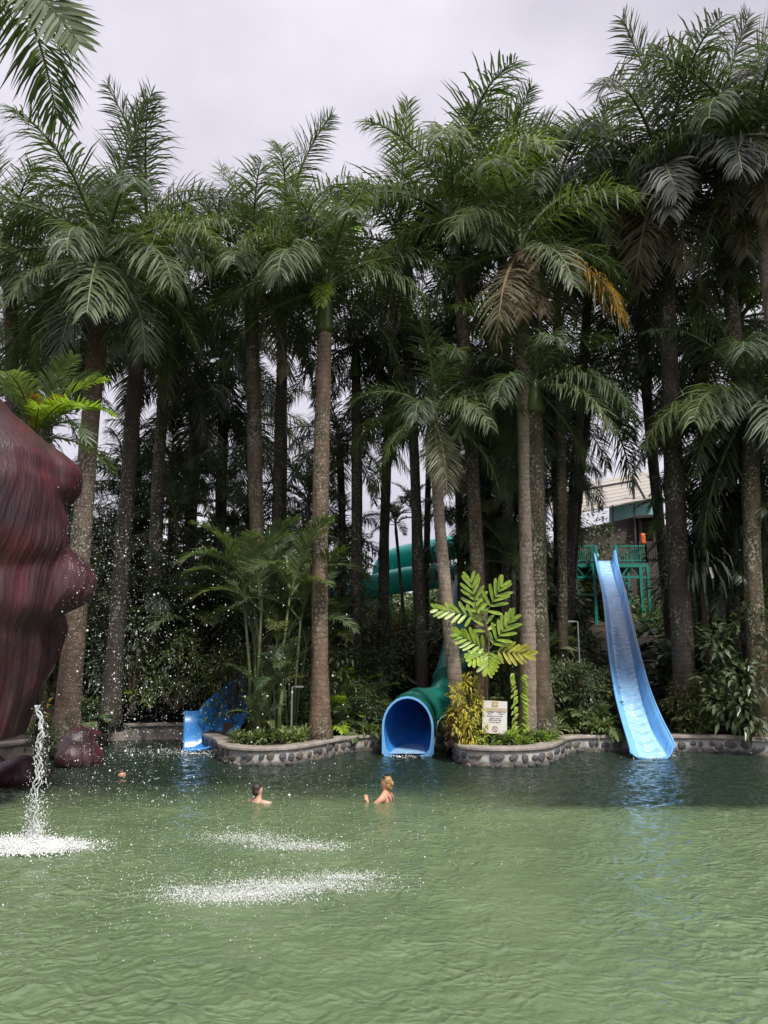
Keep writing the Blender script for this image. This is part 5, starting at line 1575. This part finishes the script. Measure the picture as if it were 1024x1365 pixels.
# ------------------------------------------------------------------ falling water, spray and splashes
ICO_V, ICO_F = None, None
def ico():
    import bmesh
    bm = bmesh.new(); bmesh.ops.create_icosphere(bm, subdivisions=1, radius=1)
    v = np.array([tuple(x.co) for x in bm.verts]); bm.verts.index_update()
    f = np.array([[x.index for x in q_.verts] for q_ in bm.faces]); bm.free()
    return v, f
ICO_V, ICO_F = ico()
OCT_V = np.array([(1, 0, 0), (-1, 0, 0), (0, 1, 0), (0, -1, 0), (0, 0, 1), (0, 0, -1)], float)
OCT_F = np.array([(0, 2, 4), (2, 1, 4), (1, 3, 4), (3, 0, 4), (2, 0, 5), (1, 2, 5), (3, 1, 5), (0, 3, 5)])
def drops(name, pos, size, mat, label, cat, stretch=1.0, flat=1.0, bv=OCT_V, bf=OCT_F, shear=None):
    pos, size = np.array(pos), np.array(size)
    v = bv[None] * size[:, None, None] * np.array((1, 1, stretch * flat))[None, None]
    v = v + pos[:, None]
    f = bf[None] + (np.arange(len(pos)) * len(bv))[:, None, None]
    v, f = v.reshape(-1, 3), f.reshape(-1, 3)
    me = bpy.data.meshes.new(name)
    me.vertices.add(len(v)); me.vertices.foreach_set('co', v.ravel())
    me.loops.add(f.size); me.loops.foreach_set('vertex_index', f.ravel())
    me.polygons.add(len(f)); me.polygons.foreach_set('loop_start', np.arange(0, f.size, 3))
    me.polygons.foreach_set('use_smooth', np.ones(len(f), bool))
    me.update(); me.validate(); me.materials.append(mat)
    return tag(obj(name, me), label, cat, None, 'stuff')
rg = np.random.RandomState(5)
pos, size = [], []
while len(pos) < 5200:
    u = rg.rand()
    px = 75 + 60 * rg.gamma(2.0) if u < .72 else rg.uniform(110, 500)
    if px > 500: continue
    py = rg.uniform(590, 1075)
    if py < 640 + (px - 90) * .55 + rg.normal(0, 35): continue
    if px > 260 and rg.rand() < .35: continue
    Y = rg.uniform(7.5, 13.0)
    q_ = P(px, py, Y)
    if q_.z < .02: continue
    pos.append(tuple(q_)); size.append(min(.014, .0022 * math.exp(rg.normal(0, .65))))
drops('water_spray', pos, size, M['drop'], 'white water drops flying through the air in front of the left palms', 'spray', 1.15, bv=ICO_V, bf=ICO_F)
# fine mist of drops right beside the rock
pos, size = [], []
for i in range(5200):
    px, py = 66 + abs(rg.normal(0, 38)), rg.normal(690, 70)
    q_ = P(px, py, rg.uniform(11, 13))
    pos.append(tuple(q_)); size.append(.0026 * math.exp(rg.normal(0, .5)))
drops('water_mist', pos, size, M['drop'], 'fine pale mist of drops beside the red rock', 'spray')
# stream from the lip
ws = tag(empty('water_stream', G(44, 1128)), 'twisting white stream of water falling from the rock lip', 'stream')
O = Vector(ws.location)
topz = P(52, 940, O.y).z
xt = P(52, 940, O.y).x
for s_ in range(4):
    b = MB()
    pts, rad = [], []
    p1, p2, a = rg.rand() * 6.3, rg.rand() * 6.3, .018 + .03 * rg.rand()
    for k in range(90):
        u = k / 89
        z = topz * (1 - u)
        cx = (xt - O.x) * max(0, 1 - u * 4.5) ** 2 - .02
        wd = a * (.45 + 1.4 * u)
        pts.append((cx + wd * math.sin(u * 24 * (1 - .25 * u) + p1) + .02 * math.sin(u * 57 + p2), wd * math.cos(u * 24 * (1 - .25 * u) + p1), z))
        rad.append(.011 * (.6 + .55 * math.sin(u * 83 + p2) ** 2) * (1 - .45 * u))
    b.tube(pts, rad, 6)
    b.build('strand', [M['stream']], ws, smooth=True)
pos, size = [], []
for i in range(900):
    u = rg.rand() ** .6
    pos.append((O.x + (xt - O.x) * max(0, 1 - u * 4.5) ** 2 + rg.normal(0, .02 + .06 * u), O.y + rg.normal(0, .06 + .05 * u), topz * (1 - u))); size.append(.004 * math.exp(rg.normal(0, .45)))
drops('stream_drops', pos, size, M['drop'], 'loose drops around the falling stream', 'spray', 1.5)
# splashes on the surface
def foam_patch(px, py, rx, ry, label, dens):
    c = G(px, py)
    n, mrg = 40, 12
    v, f = [(0, 0, .022)], []
    for k in range(1, mrg + 1):
        for i in range(n):
            a = 2 * math.pi * i / n
            q_ = (k / mrg) * (1 + .12 * math.sin(3 * a + px) + .08 * math.sin(7 * a))
            v.append((rx * q_ * math.cos(a), ry * q_ * math.sin(a), .022 * (1 - .9 * (k / mrg) ** 2) + .004 * math.sin(k * 2 + a * 5)))
    for i in range(n): f.append((0, 1 + i, 1 + (i + 1) % n))
    for k in range(mrg - 1):
        for i in range(n):
            i2 = (i + 1) % n
            f.append((1 + k * n + i, 1 + (k + 1) * n + i, 1 + (k + 1) * n + i2, 1 + k * n + i2))
    m, t, bs, out = newmat('foam_sheet')
    tcx = N(t, 'ShaderNodeTexCoord')
    mp2 = N(t, 'ShaderNodeMapping')
    mp2.inputs['Scale'].default_value = (1 / rx, 1 / ry, 0)
    t.links.new(tcx.outputs['Object'], mp2.inputs[0])
    ln = N(t, 'ShaderNodeVectorMath', operation='LENGTH')
    t.links.new(mp2.outputs[0], ln.inputs[0])
    nn = math_(t, 'ADD', math_(t, 'MULTIPLY', noise(t, 26, 5, .7), .6), math_(t, 'MULTIPLY', noise(t, 5, 3, .6), .5))
    al = math_(t, 'ADD', math_(t, 'SUBTRACT', nn, math_(t, 'MULTIPLY', ln.outputs['Value'], .55)), dens)
    al = ramp(t, al, [(.36, (0,) * 3), (.56, (.9,) * 3)])
    bs.inputs['Base Color'].default_value = (.82, .84, .82, 1)
    bs.inputs['Roughness'].default_value = .5
    tr = N(t, 'ShaderNodeBsdfTransparent')
    ms = N(t, 'ShaderNodeMixShader')
    t.links.new(al, ms.inputs[0]); t.links.new(tr.outputs[0], ms.inputs[1]); t.links.new(bs.outputs[0], ms.inputs[2])
    t.links.new(ms.outputs[0], out.inputs[0])
    tag(obj('foam', mesh('foam', v, f, [m], smooth=True), None, (c.x, c.y, .012)), label, 'foam', None, 'stuff')
foam_patch(42, 1131, 1.15, .42, 'white foam spreading round the foot of the falling stream', .12)
foam_patch(330, 1196, 1.25, .26, 'thin foam under the near line of splashes', -.10)
foam_patch(430, 1180, 1.0, .22, 'thin foam at the right end of the near splashes', -.12)
foam_patch(372, 1127, 1.3, .30, 'thin foam under the farther splashes', -.14)
foam_patch(255, 1006, 1.2, .5, 'churned foam at the foot of the short blue flume', -.05)
def splash(specs, name, label):
    pos, size = [], []
    for (px, py, sx, sy, n, hh, sz) in specs:
        for i in range(n):
            a, d = rg.normal(0, sx), rg.normal(0, sy)
            q_ = G(px + a, py + d)
            z = .012 + (rg.exponential(hh) if rg.rand() < .55 else .005)
            pos.append((q_.x, q_.y, min(z, hh * 5))); size.append(sz * math.exp(rg.normal(0, .45)))
    drops(name, pos, size, M['foam'], label, 'splash', 1.0)
splash([(28, 1131, 32, 4.5, 9000, .025, .0060), (70, 1128, 32, 4, 3000, .02, .005), (45, 1122, 9, 3, 1800, .10, .005)], 'water_splash', 'white foaming splash where the stream hits the pool')
splash([(300, 1199, 48, 5, 4200, .025, .0027), (400, 1184, 55, 5, 4600, .03, .0027), (350, 1192, 40, 6, 2400, .05, .0026), (465, 1171, 30, 2.5, 1500, .02, .0026), (250, 1190, 25, 5, 900, .03, .0026)], 'water_splash', 'wide line of splashing drops in the near green water')
splash([(330, 1120, 32, 4, 1900, .03, .0029), (400, 1131, 34, 3, 2300, .03, .0029)], 'water_splash', 'smaller patch of splashing drops below the swimmers')
splash([(268, 1004, 26, 3, 700, .04, .006), (205, 1003, 40, 5, 500, .02, .005)], 'water_splash', 'white churned water at the foot of the short blue flume')
splash([(872, 1009, 14, 1.5, 160, .02, .009), (543, 1009, 14, 1.2, 90, .015, .008)], 'water_splash', 'thin white water where the two front slides enter the pool')
splash([(300, 1080, 190, 50, 2600, .006, .0034), (200, 1150, 150, 50, 1500, .006, .003)], 'rain_specks', 'white specks of falling drops scattered over the pool')

# ------------------------------------------------------------------ tell apart the few plants that still share a description
from collections import defaultdict
same = defaultdict(list)
for o in S.objects:
    if o.parent is None and o.get('label') and o.get('category') in ('shrub', 'fern'):
        same[o['label']].append(o)
for lb, os_ in same.items():
    if 2 <= len(os_) <= 5:
        os_.sort(key=lambda o: o.location.x / max(o.location.y, 1))
        names_ = {2: ('left one of two', 'right one of two'), 3: ('left one of three', 'middle one of three', 'right one of three'), 4: ('first of four from the left', 'second of four from the left', 'third of four from the left', 'last of four from the left'),
                  5: ('first of five from the left', 'second of five from the left', 'middle of five', 'fourth of five from the left', 'last of five from the left')}[len(os_)]
        for o, q_ in zip(os_, names_):
            if len((lb + ' ' + q_).split()) <= 16: o['label'] = lb + ', ' + q_
